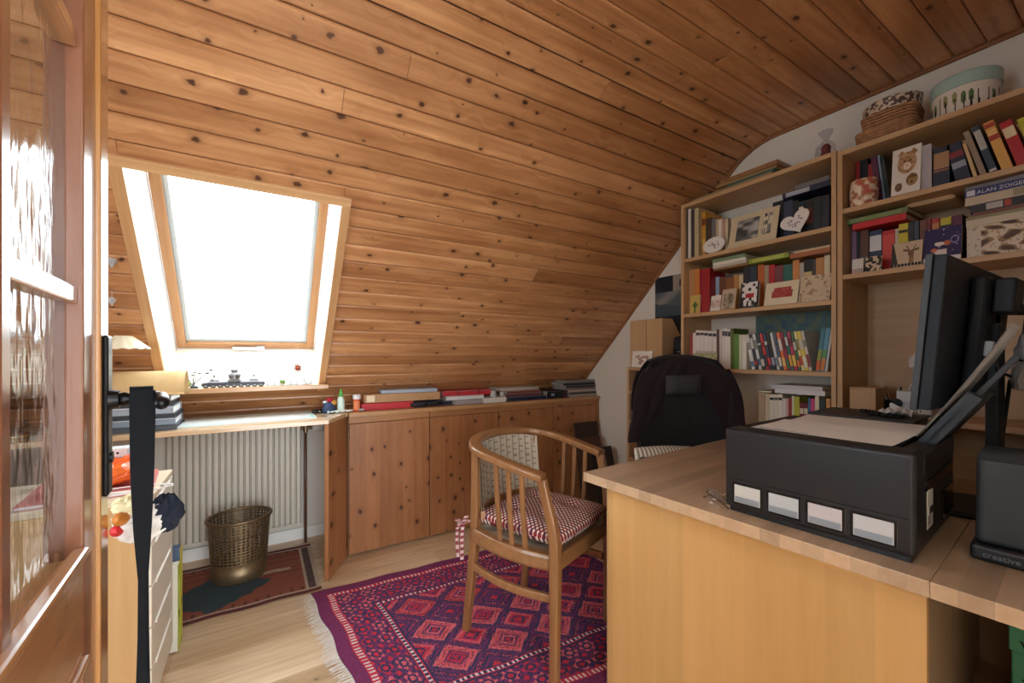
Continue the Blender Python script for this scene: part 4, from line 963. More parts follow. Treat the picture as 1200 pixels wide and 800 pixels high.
# ================================================================== books and ornaments on the bookcases
USED = {}
def uniq(label):
    n = USED.get(label, 0); USED[label] = n+1; return label
CN = {}
def cname(c):
    import colorsys
    h, s, v = colorsys.rgb_to_hsv(*[k/255 for k in c])
    if v < .16: return 'black'
    if s < .14: return 'white' if v > .78 else ('pale grey' if v > .6 else ('grey' if v > .35 else 'charcoal'))
    hd = h*360
    if hd < 18 or hd > 345: base = 'red'
    elif hd < 45: base = 'cream' if s < .30 and v > .7 else ('orange' if s > .62 and v > .6 else ('tan' if v > .55 else 'brown'))
    elif hd < 68: base = 'cream' if s < .3 else 'yellow'
    elif hd < 165: base = 'green'
    elif hd < 195: base = 'teal'
    elif hd < 255: base = 'blue'
    elif hd < 300: base = 'violet'
    else: base = 'plum'
    if base in ('cream', 'tan', 'brown'): return base
    return ('dark ' if v < .42 else ('pale ' if s < .32 else ''))+base
def vn(u, v, seed=0):
    """smooth value noise"""
    i, j = math.floor(u), math.floor(v); f, g_ = u-i, v-j; f = f*f*(3-2*f); g_ = g_*g_*(3-2*g_)
    return (hsh(i, j, seed)*(1-f)+hsh(i+1, j, seed)*f)*(1-g_)+(hsh(i, j+1, seed)*(1-f)+hsh(i+1, j+1, seed)*f)*g_
PAGES = mat('book_pages', S(216, 204, 180), .85)
def book_parts(t, w_, d_, h_, col, band=None, gloss=.4):
    """a book standing with its spine to -x: width along y, depth along x, height along z"""
    th = min(.0022, w_*.18); m = cmat(col, gloss)
    b = MB().bb((0, -w_/2, 0), (d_, -w_/2+th, h_)).bb((0, w_/2-th, 0), (d_, w_/2, h_)).bb((-.0015, -w_/2, 0), (th*1.2, w_/2, h_))
    obj('cover', b, m, t)
    obj('pages', MB().bb((th*1.3, -w_/2+th, .003), (d_-.004, w_/2-th, h_-.003)), PAGES, t)
    if band:
        for (z0, z1, c) in band: obj('title_band', MB().bb((-.0022, -w_/2+.0008, h_*z0), (-.0014, w_/2-.0008, h_*z1)), cmat(c, gloss), t)
TOPS = []
def rest(y0, y1, z):      # height of what already stands between y0 and y1 on the shelf z
    return max([t_ for (zz_, a_, b_, t_) in TOPS if abs(zz_-z) < .01 and a_ < y1-.004 and b_ > y0+.004] or [z])
def shelf_row(z, items, case, xs=2.195, back=None):
    """items: (x0, x1, ytop, colour, options); pixel columns at the books' feet"""
    rows = []; lo_, hi_ = (1.622, 2.003) if 'low book' in case else ((.024, .781) if 'niche' in case else (.829, 1.572)); prev = 9
    for it in items:
        x0, x1, yt, col = it[:4]; op = it[4] if len(it) > 4 else {}
        X = xs+op.get('in', back(x0) if back else 0.0); ya, yb = at(x0, 300, 0, X).y, at(x1, 300, 0, X).y
        top = at((x0+x1)/2-op.get('lean_px', 0), yt, 0, X).z
        ya, yb = min(ya, hi_, prev), max(yb, lo_)
        if ya-yb < .0035: continue
        prev = yb-.0004
        rows.append((X, ya, yb, top-z, col, op))
    for i, (X, ya, yb, h_, col, op) in enumerate(rows):
        w_ = max(.004, ya-yb-.0008); ln = -R(op.get('lean', 0)); h_ = h_/max(.3, math.cos(ln))
        nb = []
        if i: nb.append(cname(rows[i-1][4]))
        if i+1 < len(rows): nb.append(cname(rows[i+1][4]))
        look = op.get('look') or cname(col)
        kind = op.get('kind') or (('thick ' if w_ > .028 else ('slim ' if w_ < .012 else ''))+'book')
        between = (' between %s and %s ones' % (nb[0], nb[1])) if len(nb) == 2 else ((' beside the %s one' % nb[0]) if nb else '')
        label = ('%s %s%s%s, %s' % (look, kind, ' leaning' if ln else '', between, case))
        if op.get('label'): label = op['label']
        lift = w_*abs(math.sin(ln))*(.5) if ln else 0
        t = thing('book', label, 'book', (X, (ya+yb)/2, z+.0006+lift), 0, op.get('group'))
        t.rotation_euler = (ln, 0, 0)
        TOPS.append((z, yb, ya, z+.001+h_*math.cos(ln)+abs(w_*math.sin(ln))))
        d_ = min(op.get('depth', .14+.05*random.random()), 2.442-X-(.006 if xs else 0))
        book_parts(t, w_*math.cos(ln) if ln else w_, d_, h_, col, op.get('band'), op.get('gloss', .45))
def lying(name, label, cat, px0, px1, zbase, h_,  col, X=2.20, depth=.19, band=None, rz=0.0, group=None, pages=True, yt=300):
    """a book lying flat, spine to -x"""
    ya, yb = at(px0, yt, 0, X).y, at(px1, yt, 0, X).y; L = ya-yb
    sz = min((1.777, 1.447, .80) if px0 < 980 else (1.838, 1.551), key=lambda q: zbase-q if zbase >= q-.001 else 9)
    if yt == 300: zbase = rest(yb, ya, sz)+.0006; TOPS.append((sz, yb, ya, zbase+h_+.0006))
    t = thing(name, label, cat, (X, (ya+yb)/2, zbase+.0006), rz, group); m = cmat(col, .45); th = min(.003, h_*.2)
    d_ = min(depth, 2.440-X)
    obj('cover', MB().bb((0, -L/2, 0), (d_, L/2, th)).bb((0, -L/2, h_-th), (d_, L/2, h_)).bb((-.001, -L/2, 0), (th, L/2, h_)), m, t)
    if pages: obj('pages', MB().bb((th, -L/2+.003, th), (d_-.003, L/2-.003, h_-th)), PAGES, t)
    if band:
        for (u0, u1, c) in band: obj('title_band', MB().bb((-.0018, L/2-L*u1, h_*.12), (-.0009, L/2-L*u0, h_*.88)), cmat(c, .45), t)
    return t
W, GY, CRM = (226, 222, 214), (120, 116, 112), (214, 200, 172)
lab = (.62, .84, (222, 210, 182))
A1 = 'backless bookcase top shelf'
shelf_row(1.777, [(800.5, 803.5, 246, (196, 194, 190)), (803.5, 806.5, 246, (60, 56, 54)), (806.5, 810, 245, (206, 202, 196)), (810, 814, 246, (66, 60, 56)), (814, 819, 244, (186, 168, 134)),
    (819, 827, 249, (204, 148, 56), {'band': [(.1, .4, (222, 176, 90)), (.7, .85, (120, 60, 30))]}), (827, 834, 256, (74, 58, 46)), (834, 839, 256, (112, 110, 108)), (839, 842, 257, (196, 170, 140)), (842, 846, 257, (222, 214, 200)), (846, 850, 257, (186, 146, 128)), (850, 853.5, 256, (206, 190, 160)), (853.5, 858, 256, (226, 222, 214)),
    (858, 869, 262, (120, 70, 50)), (869, 880, 258, (196, 184, 160)), (880, 893, 252, (206, 194, 168)), (893, 905, 243, (212, 200, 176)),
    (905.5, 919, 236, (16, 16, 20)), (919, 929, 235, (44, 54, 80)), (929, 936, 235, (18, 20, 26)), (936, 942, 236, (22, 44, 40), {'band': [lab]}), (942, 953, 234, (26, 24, 26), {'band': [(.3, .75, (112, 54, 40))]}), (953, 962, 231, (20, 34, 34)), (962, 972, 229, (24, 26, 40))], A1, back=lambda x: .03 if 819 <= x < 853 else (.06 if 853 <= x < 905 else (.035 if x >= 905 else 0)))
lying('book', 'navy book lying across the black books on the top shelf of the backless bookcase', 'book', 917, 972, 2.018, .026, (26, 34, 62), 2.192, .2, [(.08, .6, (160, 164, 176))])
lying('book', 'grey book lying uppermost on the dark books, backless bookcase', 'book', 932, 972, 2.0455, .022, (112, 106, 108), 2.20, .18)
A2 = 'backless bookcase second shelf'
shelf_row(1.447, [(800.5, 804, 312, (112, 26, 34)), (804, 807.5, 314, (84, 50, 84)), (807.5, 814, 316, (178, 132, 88)), (814, 820, 315, (196, 122, 58)), (820, 832, 315, (156, 26, 36)), (832, 843, 325, (150, 176, 200), {'band': [(.1, .5, (222, 226, 228))]}), (843, 851, 325, (110, 66, 44)), (851, 860, 325, (140, 86, 50)), (860, 866, 322, (184, 130, 76)), (866, 871, 322, (214, 196, 160)), (871, 879, 313, (40, 40, 48)), (879, 887, 312, (44, 58, 76)),
    (888, 896, 310, (186, 96, 40)), (896, 901, 311, (164, 146, 124)), (901, 908, 310, (178, 32, 40)), (908, 918, 311, (116, 54, 62), {'band': [(.05, .45, (70, 84, 110))]}), (918, 929, 310, (44, 104, 92)), (929, 937, 305, (204, 136, 74), {'band': [(.05, .4, (224, 206, 176))]}), (937, 942, 308, (186, 172, 158)), (942, 952, 304, (26, 26, 28), {'band': [(.42, .72, (206, 186, 130))]}), (952, 956, 304, (74, 72, 72)), (956, 966, 302, (188, 132, 76)), (966, 973, 299, (214, 198, 168))], A2, back=lambda x: .055 if x >= 832 else (.02 if x < 820 else .0))
for i, (c, h_, nm) in enumerate((((150, 112, 74), .012, 'brown'), ((196, 192, 180), .014, 'pale grey'), ((222, 218, 206), .016, 'white'), ((120, 146, 116), .018, 'sage green'))):
    z0 = 1.447+.212+sum((.012, .014, .016, .018)[:i])+.0008*i
    lying('book', '%s book in the little lying stack on the second shelf of the backless bookcase' % nm, 'book', 836-i*.3, 876-i, z0, h_, c, 2.20, .17)
lying('book', 'lime green book lying across the upright books, second shelf of the backless bookcase', 'book', 877, 924, 1.447+.255, .024, (134, 150, 52), 2.195, .17, [(.1, .9, (170, 176, 80))])
lying('wooden_board', 'brown wooden board lying on the upright books of the second shelf', 'board', 926, 973, 1.447+.280, .022, (160, 96, 54), 2.20, .2, pages=False)
lying('booklet', 'thin cream booklet lying on the brown wooden board', 'booklet', 934, 973, 1.447+.3035, .010, (206, 182, 146), 2.21, .18)
A3 = 'backless bookcase third shelf'
its = [(808.5, 812, 392, (160, 60, 60)), (812, 815.5, 390, (224, 216, 210))]
its += [(815.5+4.9*i, 820.2+4.9*i, 387+.3*i, (226, 220, 214), {'kind': 'slim magazine', 'band': [(.86+.02*hsh(i, 4), .94, (70, 66, 76)), (.3+.1*hsh(i, 7), .46, (196, 176, 172))], 'label': 'white magazine spine in the matching set on the third shelf of the backless bookcase', 'group': 'white magazines on the third shelf'}) for i in range(5)]
its += [(840, 843, 386, (96, 70, 66)), (843, 846.5, 386, (206, 196, 186))]
its += [(846.5+3.3*i, 849.6+3.3*i, 384+i*.4, (228, 224, 220), {'kind': 'slim magazine', 'band': [(.8, .92, (60, 56, 80))], 'label': 'thin white magazine standing just before the green books on the third shelf', 'group': 'thin white magazines on the third shelf'}) for i in range(3)]
its += [(856.5, 860, 385, (92, 108, 46)), (860, 866, 391, (92, 136, 58)), (866, 870, 392, (206, 210, 186)), (870, 875, 392, (226, 224, 216))]
cols = [((222, 222, 222), (90, 120, 150)), ((40, 48, 62), (180, 60, 50)), ((206, 210, 214), (70, 90, 120)), ((34, 58, 66), (196, 196, 190)), ((196, 48, 52), (40, 40, 60)), ((44, 54, 84), (200, 60, 60)), ((30, 34, 44), (150, 160, 180)), ((190, 200, 204), (110, 130, 150)), ((70, 84, 110), (220, 210, 200)), ((214, 110, 60), (230, 190, 120)), ((150, 40, 80), (60, 120, 90)), ((40, 110, 100), (220, 160, 70)), ((176, 54, 96), (230, 200, 90)), ((58, 104, 70), (220, 120, 60)), ((226, 214, 150), (190, 60, 50)), ((220, 200, 90), (230, 226, 214)), ((206, 200, 190), (130, 40, 60))]
x = 877.0
for i, (c, c2) in enumerate(cols):
    wd = 3.6 if i % 3 else 4.3
    its.append((x+4, x+4+wd, 392-i*.25, c, {'lean': 11, 'lean_px': 5, 'depth': .17, 'band': [(.05+.1*hsh(i, 1), .22+.2*hsh(i, 2), c2), (.5+.2*hsh(i, 3), .72+.2*hsh(i, 4), (206, 200, 196) if i % 2 else tuple(int(k*.6) for k in c))], 'kind': 'slim paperback', 'gloss': .3})); x += wd+.35
shelf_row(1.125, its, A3)
x2 = [(955.5, 960.5, 385, (70, 130, 150), {'lean': -7, 'lean_px': -3, 'band': [(.02, .25, (206, 90, 40)), (.25, .5, (150, 160, 60))], 'look': 'rainbow spined'}), (961, 966, 385, (90, 150, 180), {'lean': -7, 'lean_px': -3, 'band': [(.02, .3, (210, 130, 50)), (.3, .5, (90, 150, 80))], 'look': 'sky blue'}), (966.5, 969.5, 386, (190, 196, 200), {'lean': -7, 'lean_px': -3})]
shelf_row(1.125, x2, 'end of backless bookcase third shelf')
A4 = 'backless bookcase bottom row'
shelf_row(.80, [(889, 897, 460, (176, 150, 120)), (897, 902, 461, (206, 188, 158)), (902, 907, 462, (222, 214, 198), {'look': 'white dotted', 'band': [(.86, .92, (30, 30, 30))]}), (907, 912, 462, (220, 210, 192), {'look': 'ivory dotted', 'band': [(.86, .92, (90, 86, 80))]}), (912, 917, 462, (224, 216, 200), {'band': [(.86, .92, (30, 30, 30))]}), (917, 921, 467, (216, 206, 204)), (921, 924, 467, (206, 170, 160)), (924, 928, 467, (150, 40, 50)), (928, 931, 464, (206, 204, 170)), (931, 937, 465, (178, 176, 52)), (937, 942, 472, (116, 24, 32), {'band': [(.7, .85, (216, 200, 176))]}), (942, 947, 472, (104, 24, 34), {'band': [(.7, .85, (212, 196, 172))]}), (947, 950, 466, (60, 104, 150)), (950, 955, 467, (186, 60, 120), {'band': [(.1, .6, (200, 206, 212))]}), (955, 960, 464, (206, 198, 172)), (960, 967, 467, (30, 40, 42)), (968, 973, 467, (196, 140, 80))], A4)
lying('booklet', 'cream booklet lying on the beige books of the lowest visible shelf', 'booklet', 887, 904, .80+.232, .008, (206, 196, 172), 2.20, .16)
lying('magazine_stack', 'white magazine lying on the books of the lowest visible shelf', 'magazine', 908, 967, .80+.232, .022, (214, 212, 214), 2.19, .2)
lying('magazine_stack', 'pale grey magazine, uppermost on the lowest visible shelf', 'magazine', 904, 964, .80+.2555, .018, (196, 194, 198), 2.185, .2)
# -------- right bookcase
B1 = 'niche bookcase top shelf'
shelf_row(1.838, [(994, 999, 193, (90, 30, 34)), (999, 1008, 190, (160, 34, 36), {'look': 'crimson'}), (1008, 1017, 187, (28, 24, 28)), (1017, 1023, 192, (170, 50, 42), {'look': 'brick red'})], B1, 2.30)
shelf_row(1.838, [(1028, 1035, 182, (98, 40, 70), {'lean': 6, 'lean_px': 3}), (1036, 1039, 181, (140, 150, 166), {'lean': 6, 'lean_px': 4}), (1040, 1044, 182, (28, 46, 42), {'lean': 6, 'lean_px': 4})], B1, 2.275)
shelf_row(1.838, [(1079, 1092, 170, (176, 170, 176), {'look': 'glossy pale lilac'}), (1094, 1113, 172, (20, 28, 52), {'band': [(.45, .85, (170, 130, 90)), (.38, .42, (150, 100, 70))]})], B1, 2.20)
shelf_row(1.838, [(1120, 1138, 168, (24, 30, 54), {'lean': 10, 'lean_px': 7, 'band': [(.62, .78, (130, 40, 50)), (.34, .5, (150, 156, 170))]}), (1141, 1146, 167, (206, 176, 124), {'lean': 12, 'lean_px': 8}), (1149, 1157, 152, (150, 130, 108), {'lean': 14, 'lean_px': 12}), (1160, 1170, 146, (28, 50, 66), {'lean': 14, 'lean_px': 13, 'band': [(.5, .9, (176, 176, 170)), (.04, .08, (206, 206, 206))]}), (1174, 1188, 141, (222, 168, 84), {'lean': 14, 'lean_px': 13, 'band': [(.88, .97, (170, 60, 44)), (.62, .72, (170, 60, 44)), (.74, .76, (236, 206, 150)), (.8, .82, (236, 206, 150))]}), (1192, 1208, 141, (176, 32, 32), {'lean': 14, 'lean_px': 14, 'band': [(.64, .86, (222, 208, 170))]}), (1213, 1230, 136, (190, 180, 40), {'lean': 14, 'lean_px': 14})], 'niche bookcase top shelf', 2.20)
B2 = 'niche bookcase middle shelf'
shelf_row(1.551, [(992, 997, 272, (28, 26, 30)), (997, 1004, 271, (110, 84, 120)), (1004, 1008, 272, (20, 20, 24)), (1008, 1018, 270, (92, 54, 40), {'band': [(.05, .4, (90, 96, 100))]}), (1019, 1033.5, 270, (28, 54, 86), {'band': [(.52, .88, (206, 210, 214)), (.22, .34, (200, 196, 186))]}), (1034, 1049, 270, (182, 28, 32), {'band': [(.3, .9, (208, 70, 60))]}), (1049, 1053, 268, (206, 190, 166)), (1053, 1064.5, 262, (206, 190, 40), {'band': [(.80, .86, (30, 30, 24))]}), (1065, 1071, 260, (20, 22, 26)), (1071.5, 1077, 259, (54, 66, 84)), (1078, 1086, 258, (116, 70, 52)), (1086, 1091, 256, (110, 30, 34)), (1092, 1101, 256, (172, 40, 40), {'band': [(.7, .9, (190, 120, 70))]}), (1102, 1115, 255, (200, 184, 44), {'band': [(.78, .84, (30, 30, 24))]}), (1115.5, 1128, 252, (92, 26, 56))], B2, 2.255)
lying('book', 'red book lying across the upright books, middle shelf of the niche bookcase', 'book', 999, 1062, 1.551+.225, .026, (196, 26, 36), 2.215, .2)
lying('book', 'mossy green picture book lying uppermost, middle shelf of the niche bookcase', 'book', 993, 1064, 1.551+.2525, .022, (92, 112, 62), 2.215, .2, [(.05, .9, (122, 140, 84))])
t = thing('wooden_block', 'rough tan wooden block lying on upright books, middle shelf of the niche bookcase', 'block', (2.25, (at(1062, 300, 0, 2.25).y+at(1120, 300, 0, 2.25).y)/2, rest(at(1120, 300, 0, 2.25).y, at(1062, 300, 0, 2.25).y, 1.551)+.0008))
hl = (at(1062, 300, 0, 2.25).y-at(1120, 300, 0, 2.25).y)/2
obj('slab', MB().prism([(-hl, .008), (-hl*.9, 0), (hl, 0), (hl*.98, .010), (hl, .012), (hl*.9, .016), (-hl*.8, .016)], 0, .15, 'yz'), BIRCH, t, bevel=.002)
obj('slab', MB().prism([(-hl*.9, .0163), (hl*.88, .0163), (hl*.92, .029), (-hl*.75, .029)], .006, .14, 'yz'), BIRCH, t, bevel=.003)
yl = [(214, 233, (34, 44, 110), 'blue lettered'), (0, 0, (196, 182, 160), 'cream'), (0, 0, (26, 22, 24), 'black'), (0, 0, (110, 66, 52), 'brown'), (0, 0, (150, 140, 84), 'olive')]
zz = 1.551+.138
for (c, h_, nm, px0, bd) in (((150, 140, 96), .010, 'olive', 1132, None), ((120, 70, 56), .012, 'brown', 1140, None), ((28, 22, 26), .028, 'black', 1137, [(.2, .4, (180, 176, 170)), (.42, .5, (176, 60, 40))]), ((196, 180, 156), .030, 'cream', 1131, [(.55, .7, (150, 140, 110))]), ((36, 44, 104), .026, 'blue lettered', 1131, [(.02, .12, (206, 206, 214))]), ((120, 116, 122), .012, 'grey', 1131, None)):
    bk_ = lying('book', '%s book in the pile lying on the boxes, middle shelf of the niche bookcase' % nm, 'book', px0, 1240, zz, h_, c, 2.20, .2, bd, yt=299); zz += h_+.0008
    if nm == 'blue lettered':
        L_ = at(1131, 300, 0, 2.2).y-at(1240, 300, 0, 2.2).y
        text_mesh('ALAN ZOIGENASH // Appeal', .018, cmat((220, 220, 226), .5), 'title', bk_, (-.0022, L_/2-L_*.14, .006), (R(90), 0, R(-90)), .0003)

# -------- printed things: helper for an upright flat piece leaning on what is behind it
def card(name, label, cat, px0, px1, z, h_, X, colfn, lean=12, n=(26, 20), th=.004, frame=None, rz=0, group=None, stand=False):
    ya, yb = at(px0, 300, 0, X).y, at(px1, 300, 0, X).y; w_ = ya-yb
    t = thing(name, label, cat, (X, (ya+yb)/2, z+.0008+th*math.sin(R(lean))), rz, group); t.rotation_euler = (0, R(lean), rz)
    k = frame or 0
    obj('board', MB().bb((0, -w_/2, 0), (th, w_/2, h_)), cmat((206, 196, 180), .7) if not frame else BIRCH_V, t, bevel=.0008)
    b = MB().grid(lambda u, v: (-.0008, w_/2-k-(w_-2*k)*u, k+(h_-2*k)*v), n[0], n[1], colfn)
    obj('print', b, vmat('printed_card', .55), t)
    return t
def mono(u, v):
    k = vn(u*9, v*9, 2); g = .05+.5*k*k+.25*math.exp(-((u-.6)**2+(v-.55)**2)/.02); return (g, g*.97, g*.92)
def photoframe(u, v):
    if .14 < u < .62 and .16 < v < .84: return mono(u, v)
    if .70 < u < .88 and .2 < v < .85: return mono(u*2, v) if hsh(math.floor(u*40), math.floor(v*8)) < .6 else S(214, 200, 172)
    return S(206, 190, 158)
card('photo_frame', 'cream mount with two black and white photographs, backless bookcase', 'photo frame', 853, 909, 1.777, .178, 2.178, photoframe, 14, (90, 48), .006)
def floral(seed):
    def f(u, v):
        n = hsh(math.floor(u*16), math.floor(v*12), seed); return S(178, 164, 170) if n < .18 else (S(150, 120, 112) if n < .26 else S(226, 222, 220))
    return f
def plaque(name, label, cat, px, py, X, zbase, outline, colfn, lean=12, th=.006):
    c = at(px, py, 0, X); t = thing(name, label, cat, (X, c.y, zbase+.0008+th*math.sin(R(lean)))); t.rotation_euler = (0, R(lean), 0)
    obj('body', MB().prism(outline, 0, th, 'yz'), cmat((228, 224, 220), .3), t, bevel=.0015)
    ys_ = [p[0] for p in outline]; zs_ = [p[1] for p in outline]
    b = MB()
    for i in range(18):
        a_, q = random.uniform(0, 2*PI), random.uniform(0, .75)
        cy, cz = sum(ys_)/len(ys_)+q*math.cos(a_)*(max(ys_)-min(ys_))*.36, sum(zs_)/len(zs_)+q*math.sin(a_)*(max(zs_)-min(zs_))*.30
        b.prism([(cy+.005*math.cos(k*PI/3), cz+.004*math.sin(k*PI/3)) for k in range(6)], -.0006, .0002, 'yz', S(168, 150, 160) if i % 3 else S(140, 112, 104))
    obj('painted_sprigs', b, vmat('printed_card', .55), t)
    return t
plaque('oval_plaque', 'white oval porcelain plaque with small sprigs, backless bookcase', 'plaque', 835, 287, 2.18, 1.777, [(.066*math.cos(2*PI*i/28), .047+.047*math.sin(2*PI*i/28)) for i in range(28)], None)
def heart(i, n=36):
    a_ = 2*PI*i/n; return (-.0040*(16*math.sin(a_)**3)*1.0, .056+.0040*(13*math.cos(a_)-5*math.cos(2*a_)-2*math.cos(3*a_)-math.cos(4*a_)))
hpts = [heart(i) for i in range(36)]; cs, sn = math.cos(R(-22)), math.sin(R(-22)); hpts = [(a_*cs-(b_-.05)*sn, a_*sn+(b_-.05)*cs) for a_, b_ in hpts]; mn = min(p[1] for p in hpts); hpts = [(a_, b_-mn) for a_, b_ in hpts]
plaque('heart_plaque', 'white heart shaped porcelain plaque leaning on the black books', 'plaque', 931, 264, 2.176, 1.777, hpts, None)
def ph2(u, v): k = vn(u*7, v*9, 4); return blend(S(196, 180, 158), S(84, 70, 60), k*(1 if .15 < u < .85 and v < .8 else .15))
card('greeting_card', 'small white photo card before the blue book, backless bookcase', 'card', 832, 843.5, 1.447, .088, 2.176, lambda u, v: blend(S(222, 214, 204), S(150, 70, 60), vn(u*5, v*7, 8)*.7 if .2 < v < .7 else 0), 10, (8, 10))
card('photo_frame', 'small grey framed photograph of two people, backless bookcase', 'photo frame', 844, 861, 1.447, .118, 2.178, ph2, 12, (36, 44), .006, .004)
def santa(u, v):
    if u < .1 or u > .92 or v < .06: return S(24, 22, 26)
    r = math.hypot(u-.5, (v-.72)*1.2)
    if r < .18: return S(230, 226, 222) if r > .09 else S(40, 36, 40)
    if .38 < v < .55 and .3 < u < .75: return S(172, 36, 44)
    return S(224, 220, 218) if vn(u*7, v*8, 6) > .35 else S(40, 34, 40)
card('picture_card', 'black bordered picture card with white and red figure, backless bookcase', 'card', 866.5, 888, 1.447, .135, 2.182, santa, 8, (44, 52), .012)
def sofa(u, v):
    if .22 < u < .84 and .30 < v < .74 and not (v > .6 and (u < .27 or u > .79)): return S(166, 60, 62) if hsh(math.floor(u*30), math.floor(v*16), 3) < .8 else S(186, 96, 92)
    return S(222, 208, 178)
card('greeting_card', 'cream card with a red settee printed on it, backless bookcase', 'card', 895, 934, 1.447, .118, 2.176, sofa, 14, (60, 36))
card('greeting_card', 'beige patterned card next to the red settee card, backless bookcase', 'card', 935.5, 972, 1.447, .128, 2.176, lambda u, v: blend(S(206, 188, 160), S(150, 116, 92), (vn(u*14, v*10, 7) > .72)*.8), 14, (60, 44))
card('booklet', 'yellow booklet with a green tree on the cover, backless bookcase', 'booklet', 808.5, 820, 1.447, .105, 2.180, lambda u, v: S(74, 104, 40) if math.hypot(u-.5, (v-.45)*1.3) < .22 or (abs(u-.5) < .05 and v < .35) else S(196, 170, 92), 5, (12, 16))
card('magazine_file', 'pale green open magazine file holding white magazines, third shelf', 'magazine file', 812.5, 840, 1.125, .085, 2.182, lambda u, v: S(164, 172, 120) if v > .9 or hsh(math.floor(u*10), math.floor(v*5)) < .25 else S(196, 196, 160), 0, (20, 8))
def paint(u, v):
    k = vn(u*22, v*7, 12); s_ = math.sin(u*14+v*3)+math.sin(u*5-v*7)
    return blend(S(34, 74, 96), S(92, 124, 116), .5+.5*k) if s_ > 0 else blend(S(40, 88, 118), S(120, 126, 84), k)
ya, yb = at(885, 375, 0, 2.44).y, at(985, 375, 0, 2.44).y; za, zb_ = at(930, 386, 0, 2.44).z, at(930, 362, 0, 2.44).z
t = thing('wall_print', 'long blue green abstract print on the wall behind the third shelf', 'print', (2.4485, (ya+yb)/2, za-.07)); b = MB().grid(lambda u, v: (-.0028, (ya-yb)/2-(ya-yb)*u, (zb_-za+.10)*v), 120, 32, paint)
obj('sheet', b, vmat('printed_card', .55), t); obj('backing', MB().bb((-.0022, -(ya-yb)/2, 0), (0, (ya-yb)/2, zb_-za+.10)), PAPER, t)
# wall poster beside the low bookcase
ya, yb = at(768, 360, 0, XR).y, at(812, 360, 0, XR).y; za, zb_ = at(780, 405, 0, XR).z, at(770, 326, 0, XR).z
def poster(u, v):
    if v > .78: return S(30, 36, 46) if u < .52 else (S(160, 148, 132) if not (.6 < u < .95 and .82 < v < .92 and (u*9) % 1 < .4) else S(60, 54, 52))
    if v > .42: return blend(S(92, 100, 104), S(140, 138, 132), max(0, math.sin((v-u*.4)*14))) if v > .62-u*.1 else S(70, 84, 92)
    return S(26, 34, 42) if v > .14 else S(84, 70, 66)
t = thing('poster', 'dark seaside photograph poster on the gable wall above the low bookcase', 'poster', (XR-.0005, (ya+yb)/2, za)); b = MB().grid(lambda u, v: (-.0022, (ya-yb)/2-(ya-yb)*u, (zb_-za)*v), 24, 40, poster)
obj('sheet', b, vmat('printed_card', .55), t); obj('backing', MB().bb((-.0018, -(ya-yb)/2, 0), (0, (ya-yb)/2, zb_-za)), PAPER, t)
# low bookcase: magazine files, framed picture, grey box, dark hat, camera, paperbacks
for i, (p0, p1) in enumerate(((738.5, 757), (757.5, 776))):
    ya, yb = at(p0, 400, 0, 2.19).y, at(p1, 400, 0, 2.19).y; h_ = .318
    t = thing('magazine_file', ('birch magazine file on the low bookcase, the one by the cabinet' if not i else 'birch magazine file on the low bookcase, the one by the black hat'), 'magazine file', (2.19, (ya+yb)/2, BZ[0]+.0005)); w_ = (ya-yb)/2-.0006
    obj('front', MB().bb((0, -w_, 0), (.004, w_, h_)), BIRCH_V, t, bevel=.001)
    for s in (-1, 1): obj('side', MB().prism([(.0042, 0), (.235, 0), (.235, h_*.45), (.10, h_), (.0042, h_)], s*w_, s*(w_-.004), 'xz'), BIRCH_V, t)
    obj('back', MB().bb((.2352, -w_, 0), (.239, w_, h_*.45)), BIRCH_V, t); obj('bottom', MB().bb((.0042, -w_+.0042, 0), (.235, w_-.0042, .004)), BIRCH_V, t)
card('photo_frame', 'little white framed picture before the magazine files', 'photo frame', 740, 763, BZ[0], .108, 2.168, lambda u, v: blend(S(226, 220, 210), S(150, 90, 70), (vn(u*9, v*8, 3) > .5)*(.15 < u < .85 and .15 < v < .75)*.8), 8, (50, 40), .010)
t = thing('grey_box', 'pale grey lidded box under the black hat on the low bookcase', 'box', (2.26, at(789, 420, 0, 2.2).y-.012, BZ[0]+.0005)); obj('carton', MB().bb((-.06, -.062, 0), (.09, .062, .05)), cmat((190, 188, 184), .5), t, bevel=.002); obj('lid', MB().bb((-.063, -.065, .0505), (.093, .065, .074)), cmat((206, 204, 200), .5), t, bevel=.003)
t = thing('black_hat', 'black crumpled felt hat on the grey box beside the tall bookcase', 'hat', (2.27, at(789, 400, 0, 2.2).y-.010, BZ[0]+.0752))
b = MB().lathe([(.072, 0), (.074, .006), (.050, .012), (.052, .05), (.056, .085), (.045, .115), (.02, .125), (0, .12)], n=26); b.v = [(x+.010*math.sin(y*70+z*60), y*.92+.006*math.sin(z*80), z+.006*math.sin(x*80+y*50)*(z > .003)) for x, y, z in b.v]
obj('crown', b, mat('black_felt', (.012, .013, .016), .8), t, smooth=True); obj('hat_band', MB().lathe([(.053, .016), (.055, .018), (.056, .036), (.0535, .038)], n=26, sy=.92), BLACKS, t, smooth=True)
t = thing('camera', 'silver compact camera on the upper shelf of the low bookcase', 'camera', (2.20, at(753, 448, 0, 2.2).y, BZ[1]+.0005-.1605)); 
cb = obj('camera_body', MB().bb((.01, -.045, .1605), (.05, .045, .22)), cmat((170, 170, 172), .35), t, bevel=.006); obj('lens', MB().cyl((.012, -.008, .19), (-.014, -.008, .19), .020, .017, 20), BLACKS, cb); obj('flash', MB().bb((.0085, .02, .20), (.0105, .038, .213)), W and cmat((230, 230, 226), .3), cb)
shelf_row(BZ[2], [(743, 746, 468, (150, 120, 96)), (746, 749, 470, (206, 200, 190)), (749, 753, 466, (110, 60, 50)), (753, 758, 472, (60, 56, 60))], 'low bookcase lower shelf', 2.19)
